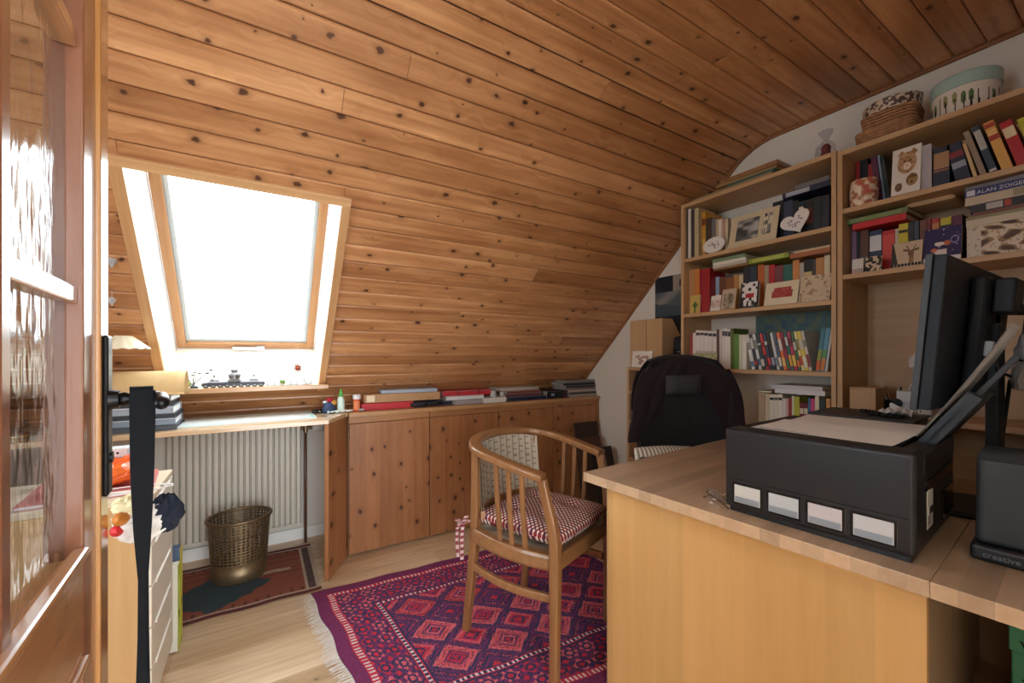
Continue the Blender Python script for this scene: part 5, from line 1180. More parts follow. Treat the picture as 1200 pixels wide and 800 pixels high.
shelf_row(BZ[1], [(765, 770, 440, (84, 40, 40)), (770, 775, 438, (40, 46, 60)), (775, 781, 440, (150, 130, 100))], 'low bookcase upper shelf', 2.20)
# -------- niche and right-hand shelves: ornaments
t = thing('flower_lantern', 'round cream pot printed with roses, top shelf of the niche bookcase', 'pot', (2.222, at(1008, 220, 0, 2.225).y-.014, 1.8386)); 
def roses(u, v):
    n = vn(u*24, v*9, 5); return S(196, 96, 80) if n < .30 else (S(150, 120, 80) if n < .42 else (S(206, 160, 130) if n < .58 else S(222, 206, 182)))
b = MB().grid(lambda u, v: ((.044+.004*math.sin(PI*v))*math.cos(2*PI*u), (.044+.004*math.sin(PI*v))*math.sin(2*PI*u), .112*v), 96, 30, roses); b.lathe([(0, 0), (.044, 0)], n=48, col=S(222, 206, 182)); b.lathe([(.044, .112), (.041, .112), (.040, .03), (0, .03)], n=48, col=S(222, 206, 182))
obj('vessel', b, vmat('glazed_print', .35), t, smooth=True)
obj('candle', MB().lathe([(0, .0302), (.032, .0302), (.032, .085), (.01, .086), (0, .086)], n=24), cmat((226, 214, 190), .6), t)
def owl(u, v):
    r = math.hypot((u-.52)*1.0, (v-.66)*1.4)
    if math.hypot((u-.43), (v-.70)*1.4) < .035 or math.hypot((u-.63), (v-.70)*1.4) < .035: return S(40, 34, 26)
    if math.hypot((u-.53), (v-.60)*1.4) < .03: return S(190, 110, 96)
    if math.hypot((u-.53)*.9, (v-.585)*1.5) < .12: return S(228, 214, 196)
    if r < .33 or (v > .8 and (abs(u-.32)+abs(v-.86)*1.6 < .14 or abs(u-.74)+abs(v-.86)*1.6 < .14)):
        k = vn(u*9, v*22, 2); return blend(S(138, 88, 50), S(212, 176, 132), k)
    if math.hypot(u-.72, (v-.27)*1.5) < .2: return S(164, 132, 80) if hsh(math.floor(u*12), math.floor(v*16)) < .6 else S(120, 84, 50)
    if math.hypot(u-.26, (v-.16)*1.4) < .13: return S(120, 84, 60)
    return S(226, 220, 212)
card('animal_card', 'white card with a furry tawny animal face, top shelf of the niche bookcase', 'card', 1044, 1078, 1.838, .190, 2.178, owl, 7, (60, 84), .012)
card('booklet', 'white and dark red booklet before the purple book, middle shelf', 'booklet', 998, 1011, 1.551, .062, 2.185, lambda u, v: S(120, 50, 54) if v < .35 and (u*7) % 1 < .6 else S(216, 212, 206), 8, (14, 10))
def penguin(u, v): return S(206, 186, 160) if vn(u*8, v*7, 9) > .5 else S(46, 40, 40)
card('postcard', 'dark postcard with cream figures before the blue book, middle shelf', 'postcard', 1014, 1033, 1.551, .062, 2.185, penguin, 8, (40, 34))
def goat(u, v):
    if v < .12: return S(44, 40, 38) if (u*9) % 1 < .85 else S(214, 210, 206)
    if u < .25-.2*v: return S(60, 54, 48)
    if math.hypot((u-.64)*1.3, (v-.50)*1.0) < .13: return S(124, 92, 66)
    if abs(u-.66) < .07 and v < .45: return S(146, 112, 82)
    if abs(v-.60-abs(u-.64)*.25) < .045 and .06 < abs(u-.64) < .26: return S(112, 84, 60)
    if abs(abs(u-.64)-.05-(v-.62)*.5) < .018 and .62 < v < .85: return S(90, 70, 54)
    return S(206, 186, 158)
card('goat_card', 'sandy postcard with a small goat, middle shelf of the niche bookcase', 'postcard', 1044, 1080, 1.551, .100, 2.182, goat, 10, (60, 44))
def fox(u, v):
    if v < .12: return S(206, 204, 206)
    if math.hypot((u-.42)*1.2, (v-.52)*2.4) < .16: return S(222, 212, 206)
    if math.hypot((u-.62)*1.6, (v-.52)*2.2) < .16 or math.hypot((u-.28)*1.5, (v-.34)*2.5) < .14: return S(196, 110, 72)
    if .3 < u < .62 and .14 < v < .34: return S(218, 206, 200)
    if abs(math.hypot((u-.82), (v-.6))-.10) < .015: return S(150, 146, 180)
    return S(214, 206, 220) if hsh(math.floor(u*30), math.floor(v*30), 1) > .985 else S(48, 42, 92)
card('picture_book', 'navy picture book with a white and orange animal, middle shelf', 'picture book', 1082, 1126, 1.551, .128, 2.176, fox, 9, (48, 40), .010)
def feather(u, v):
    k = math.sin(u*22+v*9+3*math.sin(v*7))+math.sin(u*9-v*16); n = vn(u*40, v*16, 4)
    if u < .17: return S(214, 202, 184) if n < .85 else S(176, 156, 136)
    return S(86, 62, 46) if k > .9 else (S(150, 116, 84) if k > .1 else (S(222, 206, 182) if n < .7 else S(190, 164, 132)))
ya, yb = at(1133, 300, 0, 2.19).y, at(1245, 300, 0, 2.19).y
t = thing('print_box', 'cream keepsake box printed with brown bird plumage, middle shelf of the niche bookcase', 'box', (2.19, (ya+yb)/2, 1.5516)); L_ = (ya-yb)
b = MB().grid(lambda u, v: (-.0004, L_/2-L_*u, .110*v), 150, 70, feather); obj('printed_front', b, vmat('printed_card', .55), t)
obj('carton', MB().bb((0, -L_/2, 0), (.20, L_/2, .110)), cmat((214, 202, 184), .6), t, bevel=.001); obj('lid', MB().bb((-.002, -L_/2-.002, .1105), (.202, L_/2+.002, .1355)), cmat((206, 194, 170), .6), t, bevel=.002)
# niche
NZ = RZ[2]
t = thing('birch_box', 'small upright birch box in the niche of the bookcase', 'box', (2.195, at(1011, 460, 0, 2.2).y, NZ+.0005)); obj('carcass', MB().bb((0, -.045, 0), (.14, .045, .10)), BIRCH_V, t, bevel=.002); obj('lid', MB().bb((-.001, -.046, .1003), (.141, .046, .106)), BIRCH, t, bevel=.001)
t = thing('pen_cup', 'dark pen cup with pens and scissors in the niche', 'pen cup', (2.31, at(1043, 465, 0, 2.24).y, NZ+.0005)); obj('cup', MB().lathe([(0, 0), (.030, 0), (.033, .055), (.030, .055), (.028, .004), (0, .004)], n=20, sy=1.4), BLACKS, t)
for i in range(7):
    a_ = i*.9; obj('pen', MB().cyl((.012*math.cos(a_), .02*math.sin(a_), .006), (.026*math.cos(a_), .05*math.sin(a_), .10+.012*(i % 3)), .0042, .003, 8), cmat([(206, 200, 190), (60, 60, 60), (190, 190, 196), (150, 110, 70), (40, 44, 50), (206, 206, 206), (120, 130, 110)][i], .4), t)
t = thing('white_box', 'white lidded carton in the niche partly behind the monitor', 'box', (2.20, at(1071, 465, 0, 2.2).y, NZ+.0005)); obj('carton', MB().bb((0, -.05, 0), (.15, .05, .055)), cmat((196, 198, 196), .5), t, bevel=.002); obj('lid', MB().bb((-.002, -.052, .0555), (.152, .052, .10)), cmat((206, 208, 206), .5), t, bevel=.002)
t = thing('tape_dispenser', 'white wedge shaped tape dispenser before the white carton', 'tape dispenser', (2.185, at(1054, 470, 0, 2.19).y, NZ+.0005)); obj('wedge', MB().prism([(-.03, 0), (.03, 0), (.03, .05), (.022, .052), (-.03, .02)], 0, .03, 'yz'), WHITE, t, bevel=.003); obj('reel', MB().cyl((.004, .01, .052), (.026, .01, .052), .018, n=18), BLACKS, t)
t = thing('feather_duster', 'fluffy white pompom on a black stand in the niche', 'ornament', (2.395, at(1080, 440, 0, 2.395).y, NZ+.0005)); obj('pompom', fluff((0, 0, .215), .038, 26, 18, (1, 1, 1), .16, 8), cmat((226, 222, 216), .95), t); obj('stand', MB().lathe([(0, 0), (.030, 0), (.03, .01), (.006, .016), (.005, .185), (0, .186)], n=16), BLACKS, t)
random.seed(23)
t = thing('black_case', 'tall black case standing in the niche beside the pouch', 'case', (2.22, .155, NZ+.0005)); obj('shell', MB().bb((0, -.09, 0), (.20, .12, .30)), BLACKP, t, bevel=.02, seg=4); obj('side_rib', MB().bb((-.002, .09, .03), (.0005, .10, .27)), BLACKS, t); obj('handle', MB().tube([(.05, 0, .298), (.05, .0, .32), (.15, 0, .32), (.15, 0, .298)], .006, 8), BLACKS, t)
t = thing('red_cloth', 'folded dark red cloth on top of the black case', 'cloth', (2.25, .16, NZ+.3216+.005)); b = MB().grid(lambda u, v: (-.06+.17*u, -.09+.2*v, .022+.010*math.sin(u*11+v*5)+.006*math.sin(v*19)), 18, 18); b.grid(lambda u, v: (-.055+.16*u, -.085+.19*v, .002+.004*math.sin(u*9)), 10, 10); obj('folds', b, cmat((120, 20, 34), .9), t, smooth=True); obj('fold_edge', MB().tube([(-.06, -.08, .012), (-.064, .0, .013), (-.06, .10, .012)], .011, 8), cmat((130, 24, 38), .9), t, smooth=True)
# -------- on top of the bookcases
t = thing('framed_picture', 'tan wooden picture frame lying on top of the backless bookcase', 'picture frame', (2.29, (at(846, 200, 0, 2.2).y+at(914, 190, 0, 2.2).y)/2, 2.104+.0432)); hl = (at(846, 200, 0, 2.19).y-at(914, 190, 0, 2.19).y)/2
for a, b_ in (((-.11, -hl), (-.08, hl)), ((.08, -hl), (.11, hl)), ((-.0795, -hl), (.0795, -hl+.03)), ((-.0795, hl-.03), (.0795, hl))): obj('frame_bar', MB().bb((*a, 0), (*b_, .022)), CHAIRX, t, bevel=.003)
obj('backing', MB().bb((-.0795, -hl+.0302, .004), (.0795, hl-.0302, .010)), CARD, t)
for i, (p0, p1, c, nm, z0, h_) in enumerate(((810, 905, (164, 140, 104), 'long tan cardboard sheet lying lowest on the backless bookcase', .0005, .016), (852, 906, (70, 104, 92), 'sage green folder between cardboard sheet and picture frame', .0172, .013), (838, 908, (176, 142, 92), 'straw coloured board under the picture frame on the backless bookcase', .031, .0115))):
    ya, yb = at(p0, 215, 0, 2.18).y, at(p1, 215, 0, 2.18).y; t = thing('flat_board', nm, 'board', (2.30, (ya+yb)/2, 2.104+z0), R(1.5*i-1)); l_ = (ya-yb)/2
    obj('panel', MB().bb((-.115, -l_, 0), (.12, l_, h_)), cmat(c, .7), t, bevel=.001); obj('edge_tape', MB().bb((-.1165, -l_, h_*.2), (-.115, l_, h_*.8)), cmat(tuple(int(k*.85) for k in c), .6), t)
t = thing('wrapped_figurine', 'small figurine wrapped in clear film on top of the bookcases', 'figurine', (2.25, at(968, 170, 0, 2.25).y, 2.1046))
obj('figure', MB().lathe([(0, 0), (.022, 0), (.026, .02), (.016, .045), (.020, .06), (.012, .075), (0, .08)], n=16), cmat((130, 60, 60), .5), t, smooth=True); obj('figure_skirt', MB().lathe([(.0, .001), (.030, .001), (.022, .02), (0, .022)], n=16), cmat((196, 180, 176), .6), t)
FILM = glass_mat('cellophane', (.86, .86, .88), .15, refl=.5)
b = MB().lathe([(.036, .0005), (.040, .03), (.034, .07), (.012, .092), (.010, .098), (.03, .135)], n=14); b.v = [(x*(1+.12*math.sin(z*160+y*90)), y*(1+.15*math.sin(z*120+x*120)), z) for x, y, z in b.v]; obj('film_wrap', b, FILM, t)
WICK = mat('wicker', S(172, 128, 90), .75, var=.25, vscale=60)
def wicker(t, w_, d_, h_, z0=0, taper=.92):
    """rounded basket of woven rows over upright stakes"""
    def loop(z, k, off): 
        o_ = []
        for i in range(44):
            a_ = 2*PI*i/44; c_, s_ = math.cos(a_), math.sin(a_); e = .35
            o_.append((math.copysign(abs(c_)**e, c_)*d_/2*k*(1+.018*math.sin(a_*22+off)), math.copysign(abs(s_)**e, s_)*w_/2*k*(1+.018*math.sin(a_*22+off)), z))
        return o_
    n = max(3, int(h_/.010))
    for i in range(n):
        k = taper+(1-taper)*i/(n-1); obj('woven_row', MB().tube(loop(z0+.005+i*(h_-.010)/(n-1), k*.985, PI*(i % 2)), .0052, 6, closed=True), WICK, t)
    obj('liner', MB().prism([(p[0]*.955, p[1]*.955) for p in loop(0, taper, 0)], z0+.001, z0+h_*.9), cmat((96, 66, 44), .8), t)
yb0 = (at(999, 165, 0, 2.22).y+at(1071, 150, 0, 2.22).y)/2; wb = at(999, 165, 0, 2.22).y-at(1071, 150, 0, 2.22).y
t = thing('wicker_basket', 'flat brown wicker basket, lower one of the pair on the niche bookcase', 'basket', (2.31, yb0, 2.0946), 0); wicker(t, wb, .18, .070)
t2 = thing('wicker_basket', 'flat brown wicker basket, upper one of the pair on the niche bookcase', 'basket', (2.315, yb0-.005, 2.0946+.0745), R(3)); wicker(t2, wb*.90, .165, .058)
t = thing('leopard_tin', 'shallow patterned bowl turned on the wicker baskets', 'bowl', (2.315, yb0-.005, 2.0946+.0745+.0625))
def leop(u, v): return S(92, 68, 60) if vn(u*70, v*5, 3) < .47 else S(206, 188, 166)
b = MB().grid(lambda u, v: ((.080+.006*v)*math.cos(2*PI*u), (wb*.46+.006*v)*math.sin(2*PI*u), .044*v), 140, 10, leop); b.lathe([(0, 0), (1, 0)], n=40, sx=.080, sy=wb*.46, col=S(90, 66, 56)); b.lathe([(1.0, .044), (.9, .050), (0, .050)], n=40, sx=.086, sy=wb*.46+.006, col=S(150, 128, 108)); obj('shell', b, vmat('glazed_print', .35), t)
hb = thing('hat_box', 'round hat box with mint lid and woodland print on the niche bookcase', 'hat box', (2.315, at(1131, 100, 0, 2.315).y, 2.0946))
def forest(u, v):
    i = math.floor(u*26); fu = (u*26) % 1; k = hsh(i, 2, 7); fu += (hsh(i, 5, 1)-.5)*.35+(v-.3)*(hsh(i, 3, 3)-.5)*.5; hgt = .38+.45*k
    if abs(fu-.5) < .09 and v < hgt: return S(52, 38, 32)
    r = math.hypot((fu-.5)*.9, (v-hgt)*1.6)
    if r < .30: return (S(84, 116, 62) if k < .45 else (S(150, 150, 100) if k < .6 else S(222, 214, 204))) if k < .6 or r < .1 else S(226, 218, 208)
    if v < .22 and hsh(math.floor(u*70), math.floor(v*20), 3) < .25: return S(170, 150, 150)
    return S(226, 218, 206)
b = MB().grid(lambda u, v: (.092*math.cos(2*PI*u), .092*math.sin(2*PI*u), .118*v), 176, 18, forest); b.lathe([(0, 0), (.092, 0)], n=48, col=S(220, 212, 200))
obj('drum', b, vmat('printed_card', .55), hb, smooth=True)
obj('lid', MB().lathe([(.0945, .108), (.0965, .108), (.0965, .152), (.094, .156), (0, .156)], n=56), cmat((166, 196, 188), .5), hb)
# ================================================================== on the pine cabinet
def flat(name, label, cat, px0, px1, h_, col, yfront, z=CZ, depth=.2, rz=0.0, kind='folder', group=None, extra=None):
    """a flat thing on the cabinet; its ends are the pixel columns of its front edge"""
    pa, pb = at(px0, 470, 1, yfront), at(px1, 470, 1, yfront); w_ = (pb.x-pa.x)
    t = thing(name, label, cat, ((pa.x+pb.x)/2, yfront, z+.0006), rz, group); m = cmat(col, .5)
    if kind == 'folder':
        obj('flap', MB().bb((-w_/2+.001, .0005, .0022), (w_/2-.001, .002, h_-.0045)), m, t)
        obj('cover', MB().bb((-w_/2, 0, 0), (w_/2, depth, .002)).bb((-w_/2, 0, h_-.002), (w_/2, depth, h_)).bb((-w_/2, depth-.002, .002), (w_/2, depth, h_-.002)), m, t)
        obj('papers', MB().bb((-w_/2+.004, .004, .0022), (w_/2-.004, depth-.004, h_-.0022)), cmat((168, 160, 152), .8), t)
    elif kind == 'box':
        obj('carton', MB().bb((-w_/2, 0, 0), (w_/2, depth, h_*.6)), m, t, bevel=.001); obj('lid', MB().bb((-w_/2-.002, -.002, h_*.45), (w_/2+.002, depth+.002, h_)), m, t, bevel=.001)
    elif kind == 'stack':
        n = max(3, int(h_/.004))
        for i in range(n): obj('sheet', MB().box(((random.uniform(-.004, .004)), depth/2+random.uniform(-.004, .004), (i+.5)*h_/n), (w_, depth, h_/n*.9), (0, 0, random.uniform(-.02, .02))), m if i % 3 else cmat(tuple(max(0, k-24) for k in col), .6), t)
    if extra:
        for (nm, a, b_, c) in extra: obj(nm, MB().bb((a[0]*w_-w_/2, a[1], a[2]), (b_[0]*w_-w_/2, b_[1], b_[2])), cmat(c, .5), t)
    return t
YF0 = CY+.01
flat('card_box', 'flat bright red box under the brown carton on the cabinet', 'box', 424, 484, .040, (186, 22, 34), YF0+.05, depth=.20, kind='box', rz=R(-2))
flat('carton', 'long brown cardboard carton with white sticker on the cabinet', 'carton', 427, 515, .052, (176, 132, 88), YF0+.055, CZ+.0425, .17, kind='box', rz=R(-2), extra=[('sticker', (.03, -.0032, .006), (.13, -.0022, .046), (226, 206, 170))])
flat('document_folder', 'silver grey folder lying on top of the long brown carton', 'folder', 447, 512, .022, (156, 164, 178), YF0+.06, CZ+.0965, .16, rz=R(-4))
t = flat('document_folder', 'dark violet folder next to the red box on the cabinet', 'folder', 482, 532, .030, (44, 36, 62), YF0+.07, depth=.18)
b = MB().cyl((-.11, 0, .016), (.12, 0, .016), .016, n=14)
p = at(500, 475, 1, YF0+.012); t = thing('umbrella', 'short black folded umbrella lying at the edge of the cabinet', 'umbrella', (p.x, YF0+.045, CZ+.0006), R(4)); obj('folded_canopy', MB().lathe([(0, -.10), (.010, -.10), (.017, -.07), (.018, .05), (.011, .085), (0, .086)], (0, 0, 0), 14), mat('umbrella_cloth', (.014, .014, .022), .6, bump=.5, bscale=90), t, (0, 0, .018), (0, R(90), 0)); obj('handle', MB().cyl((.0865, 0, .018), (.125, 0, .018), .009, n=12), BLACKS, t); obj('strap', MB().lathe([(.0185, -.006), (.0195, -.005), (.0195, .005), (.0185, .006)], n=14), BLACKS, t, (0, 0, .018), (0, R(90), 0))
flat('paper_stack', 'stack of loose white papers beside the umbrella on the cabinet', 'papers', 534, 566, .030, (176, 164, 160), YF0+.02, depth=.2, kind='stack', rz=R(2))
flat('envelope', 'thick white envelope lying on the loose papers', 'envelope', 523, 567, .026, (216, 212, 208), YF0+.04, CZ+.0315, .16, kind='folder')
rf = flat('elastic_folder', 'red elastic band folder lying on the white envelope', 'folder', 519, 576, .034, (176, 34, 44), YF0+.06, CZ+.0585, .17, rz=R(-3), extra=[('elastic_band', (.30, -.001, .0), (.315, 0, .034), (30, 20, 24)), ('elastic_band', (.72, -.001, 0), (.735, 0, .034), (30, 20, 24))])
flat('white_carton', 'small white carton in front of the tape rolls', 'box', 567, 593, .036, (206, 200, 192), YF0+.005, depth=.12, kind='box')
for i, (px, dy, r_, h_, nm) in enumerate(((578, .05, .024, .045, 'silver tape roll standing on the small white carton'), (588, .08, .020, .03, 'pale tape roll behind the silver one on the small white carton'))):
    p = at(px, 470, 1, YF0+.005+dy); t = thing('tape_roll', nm, 'tape roll', (p.x, YF0+.005+dy, CZ+.0372)); obj('tape', MB().lathe([(r_*.6, 0), (r_, 0), (r_, h_), (r_*.6, h_), (r_*.6, 0)], n=22), cmat((170, 166, 164), .3) if not i else cmat((196, 188, 176), .4), t); obj('core', MB().lathe([(r_*.52, .001), (r_*.59, .001), (r_*.59, h_-.001), (r_*.52, h_-.001), (r_*.52, .001)], n=22), CARD, t)
for i, (p0, p1, h_, c, nm) in enumerate(((596, 640, .030, (28, 34, 58), 'navy ring folder at the bottom of the maroon folder stack'), (592, 636, .022, (100, 52, 56), 'maroon folder in the middle of the cabinet stack'), (594, 634, .020, (126, 66, 60), 'brick red folder above the maroon one'), (586, 632, .022, (184, 170, 156), 'pale beige folder on top of the maroon stack'))):
    flat('document_folder', nm, 'folder', p0, p1, h_, c, YF0+.03+.008*i, CZ+sum((.030, .022, .020, .022)[:i])+.0007*i, .19, R(-2+1.5*i))
flat('ring_binder', 'black ring binder with round label lying beside the maroon stack', 'binder', 641, 664, .058, (24, 24, 32), YF0+.02, depth=.21, extra=[('round_label', (.22, -.001, .02), (.36, 0, .036), (150, 160, 190)), ('spine_edge', (.80, -.0012, .0), (1.0, 0, .058), (70, 34, 56))])
flat('document_folder', 'dark green folder lying on the black ring binder', 'folder', 626, 668, .018, (40, 48, 46), YF0+.05, CZ+.0925, .18, R(3)) if False else None
for i, (p0, p1, h_, c, nm) in enumerate(((668, 706, .020, (164, 152, 140), 'pale taupe folder, lowest of the stack by the gable wall'), (667, 705, .016, (52, 48, 54), 'charcoal folder second from below in the stack by the gable wall'), (666, 706, .020, (176, 164, 152), 'light taupe folder in the stack by the gable wall'), (665, 705, .014, (110, 84, 92), 'dusky mauve folder in the stack by the gable wall'), (664, 707, .022, (60, 64, 70), 'slate folder second from the top by the gable wall'), (660, 707, .020, (36, 36, 40), 'black folder under the grey top folder by the gable wall'), (662, 707, .016, (140, 132, 126), 'stone grey folder on top of the stack by the gable wall'))):
    hs = (.020, .016, .020, .014, .022, .020, .016); flat('document_folder', nm, 'folder', p0, p1, h_, c, YF0+.02+.004*i, CZ+sum(hs[:i])+.0007*i, .20, R((-1, 1, 0, 2, -1, 1, 0)[i]))
# craft things at the shelf corner
p = at(399.5, 474, 1, 2.655); t = thing('glue_bottle', 'white glue bottle with green nozzle cap at the cabinet corner', 'glue bottle', (p.x, p.y, CZ+.0006)); obj('bottle', MB().lathe([(0, 0), (.021, 0), (.022, .006), (.021, .07), (.016, .088), (.011, .094), (0, .095)], n=22), cmat((206, 226, 214), .4), t, smooth=True); obj('cap', MB().lathe([(.0125, .0945), (.013, .105), (.009, .115), (.006, .13), (.003, .14), (0, .141)], n=18), cmat((84, 170, 70), .4), t, smooth=True)
p = at(418, 472, 1, 2.66); t = thing('pill_bottle', 'orange bottle with white screw cap beside the glue bottle', 'bottle', (p.x, p.y, CZ+.0006)); obj('bottle', MB().lathe([(0, 0), (.019, 0), (.020, .004), (.020, .068), (.017, .074), (0, .075)], n=22), cmat((214, 84, 40), .35), t, smooth=True); obj('cap', MB().lathe([(.0205, .0722), (.0235, .074), (.0235, .098), (.021, .101), (0, .101)], n=22), cmat((226, 222, 220), .4), t); obj('label', MB().lathe([(.0204, .01), (.0206, .011), (.0206, .06), (.0204, .061)], n=22), cmat((222, 130, 84), .5), t)
p = at(386, 477, 1, 2.63); t = thing('yarn_pouch', 'blue pouch with red and ochre yarn spilling out by the shelf corner', 'pouch', (p.x, p.y+.02, CZ+.0006))
b = MB().lathe([(0, 0), (.030, 0), (.036, .012), (.034, .04), (.026, .062), (.024, .064), (.02, .05), (0, .045)], n=20); b.v = [(x*(1+.08*math.sin(z*120+y*60)), y*(1+.06*math.sin(z*90+x*60)), z) for x, y, z in b.v]; obj('bag', b, cmat((52, 66, 100), .8), t, smooth=True)
obj('yarn', fluff((.006, .0, .074), .020, 16, 10, (1.3, 1, .8), .14, 4), cmat((150, 26, 46), .9), t); obj('yarn', fluff((.024, -.012, .062), .015, 14, 8, (1.1, 1, .9), .14, 5), cmat((206, 150, 70), .9), t); obj('cloth_edge', fluff((-.022, -.006, .066), .009, 12, 8, (1.4, 1, .8), .12, 6), cmat((222, 222, 226), .9), t)
p = at(376, 476, 1, 2.66); t = thing('eyeglass_case', 'small black case on the shelf beside the blue pouch', 'case', (p.x-.01, p.y+.02, CZ+.0016), R(10)); obj('shell', MB().bb((-.035, -.018, 0), (.035, .018, .022)), BLACKS, t, bevel=.008, seg=3); obj('clasp', MB().bb((-.006, -.0195, .008), (.006, -.0175, .014)), CHROME, t)
random.seed(5)
for i, (px, py, c, nm) in enumerate(((390, 479, (206, 222, 224), 'pale blue crumpled tissue at the shelf corner'), (403, 477, (226, 222, 214), 'white crumpled tissue at the foot of the glue bottle'), (410, 473, (222, 210, 196), 'small cream paper twist behind the orange bottle'), (424, 475, (170, 176, 176), 'grey foil scrap before the red box'))):
    p = at(px, py, 1, 2.605); t = thing('paper_scrap', nm, 'paper scrap', (p.x, p.y+.012, CZ+.0012), R(20*i)); sc = .026 if i < 2 else .016
    b = MB().grid(lambda u, v: ((u-.5)*2.2*sc, (v-.5)*1.6*sc, .010*abs(math.sin(u*7+i+v*3))+.006*abs(math.sin(v*11-u*4))+.0004), 10, 8); o = obj('crumpled_sheet', b, cmat(c, .6), t); o.modifiers.new('thick', 'SOLIDIFY').thickness = .0008
    obj('twisted_end', MB().cyl((sc*.9, 0, .004), (sc*1.5, .004, .007), .003, .0015, 8), cmat(c, .6), t)
# boards and bags leaning between cabinet and low bookcase
for i, (dx, y_, h_, w_, c, an, nm) in enumerate(((.0, 2.52, .66, .26, (58, 42, 34), -9, 'tall dark brown board leaning between cabinet and low bookcase'), (-.05, 2.42, .56, .26, (84, 60, 44), -12, 'mid brown cardboard folder leaning before the tall dark board'), (-.02, 2.31, .50, .24, (48, 40, 38), -14, 'blackish portfolio leaning nearest the low bookcase'))):
    t = thing('leaning_portfolio', nm, 'portfolio', (2.28+dx, y_-.06, .001)); t.rotation_euler = (R(an), 0, 0)
    obj('cover', MB().bb((-w_/2, -.006, 0), (w_/2-.02, -.002, h_)).bb((-w_/2, .002, 0), (w_/2-.02, .006, h_)), cmat(c, .7), t, bevel=.001); obj('contents', MB().bb((-w_/2+.004, -.0018, .002), (w_/2-.026, .0018, h_-.004)), CARD, t); obj('corner_tab', MB().bb((-w_/2-.001, -.0065, h_-.04), (-w_/2+.03, .0065, h_+.001)), cmat(tuple(int(k*.6) for k in c), .6), t)

# ================================================================== ledge under the skylight
ly = 2.685; SILV = mat('tarnished_silver', (.20, .20, .21), .35, .85); SILD = mat('dark_pewter', (.045, .045, .05), .4, .7)
p0, p1 = at(236, 450, 1, ly).x, at(311, 450, 1, ly).x; t = thing('inkstand', 'ornate silver inkstand with central well on the skylight ledge', 'inkstand', ((p0+p1)/2, ly, LEDGE_Z+.0005)); w_ = (p1-p0)/2
obj('tray', MB().prism([(-w_, .012), (-w_+.01, .008), (w_-.01, .008), (w_, .012), (w_*.96, .026), (-w_*.96, .026)], -.036, .036, 'xz'), SILD, t, bevel=.003)
b = MB()
for i in range(9): u = -w_+.02+(2*w_-.04)*i/8; b.ball((u, -.033, .0075), .0072, 8, 6, (1.8, .8, 1)); b.ball((u, .033, .0075), .0072, 8, 6, (1.8, .8, 1))
obj('scroll_edge', b, SILV, t, smooth=True); obj('pen_groove', MB().cyl((-w_*.8, -.018, .0275), (w_*.8, -.018, .0275), .005, n=10), SILV, t)
obj('central_well', MB().lathe([(0, .0262), (.034, .0262), (.036, .032), (.024, .042), (.028, .056), (.030, .066), (.018, .074), (.012, .080), (.018, .086), (.016, .094), (.006, .098), (0, .10)], n=24), SILV, t, smooth=True)
for s in (-1, 1):
    o = obj('side_well', MB().lathe([(0, .0262), (.020, .0262), (.023, .034), (.016, .044), (.006, .048), (.004, .054), (0, .056)], n=18), SILV, t, (s*w_*.62, .004, 0), smooth=True); obj('finial', MB().ball((0, 0, .06), .005, 8, 6), SILD, o, smooth=True)
p = at(226, 448, 1, ly); t = thing('silver_twig', 'branching silver twig ornament at the inkstand end nearest the door', 'ornament', (p.x, ly, LEDGE_Z+.0005)); obj('stem_base', MB().lathe([(0, 0), (.026, 0), (.022, .008), (.008, .014), (0, .015)], n=16), SILD, t)
random.seed(3)
for i in range(9):
    a_ = random.uniform(0, 2*PI); l_ = random.uniform(.05, .105); e = Vector((math.cos(a_)*l_*.8, math.sin(a_)*.03, .02+l_*.75)); m_ = e*.5+Vector((0, 0, .012)); o = obj('twig', MB().tube([(0, 0, .012), m_, e], [.0022, .0018, .001], 6), SILV, t)
    obj('leaf', MB().ball(e, .007, 8, 5, (1.3, .5, .6)), SILD if i % 2 else SILV, o, smooth=True)
GREEN = cmat((110, 140, 62), .6)
for k, (px, nm) in enumerate(((220, 'tiny green succulent beside the silver twig'), (331, 'tiny green succulent among the crystals'))):
    p = at(px, 450, 1, ly-.02); t = thing('succulent', nm, 'plant', (p.x, ly-.022, LEDGE_Z+.0005)); obj('pot', MB().lathe([(0, 0), (.010, 0), (.013, .012), (.010, .012), (0, .010)], n=14), cmat((206, 206, 200), .4), t)
    for i in range(9): a_ = i*2.4; obj('leaf', MB().ball((.008*math.cos(a_), .008*math.sin(a_), .016+.0012*i), .006, 7, 5, (1.0, .6, 1.5)), GREEN, t, smooth=True)
CRY = mat('crystal', (.80, .85, .88), .08, 0, trans=.55, ior=1.4)
for i, (px, dy, r_, hh, nm) in enumerate(((317, .0, .022, .035, 'low clear crystal next to the inkstand'), (325, .03, .026, .050, 'rounded glass boulder behind the low crystal'), (338, -.018, .018, .030, 'small faceted glass lump near the green succulent'), (344, .022, .030, .052, 'large cloudy crystal in the middle of the ledge corner'), (354, .0, .024, .046, 'pointed crystal before the skylight corner'), (362, .03, .018, .036, 'slim crystal tucked against the skylight casing'))):
    p = at(px, 450, 1, ly+dy*.5); t = thing('crystal', nm, 'crystal', (p.x, ly+dy*.8, LEDGE_Z+.0005), R(30*i)); random.seed(40+i)
    b = MB().lathe([(0, 0), (r_*.9, 0), (r_, hh*.35), (r_*.7, hh*.8), (r_*.15, hh)], n=7); b.v = [(x*random.uniform(.85, 1.12), y*random.uniform(.85, 1.12)*.8, z) for x, y, z in b.v]; obj('facets', b, CRY, t); obj('matrix_foot', MB().lathe([(0, 0), (r_*1.05, 0), (r_*.95, .004), (0, .005)], n=9, sy=.8), cmat((170, 174, 176), .6), t)
p = at(349, 431, 1, 2.74); t = thing('red_star', 'small red straw star hanging in the skylight corner', 'ornament', (p.x, 2.74, p.z))
b = MB()
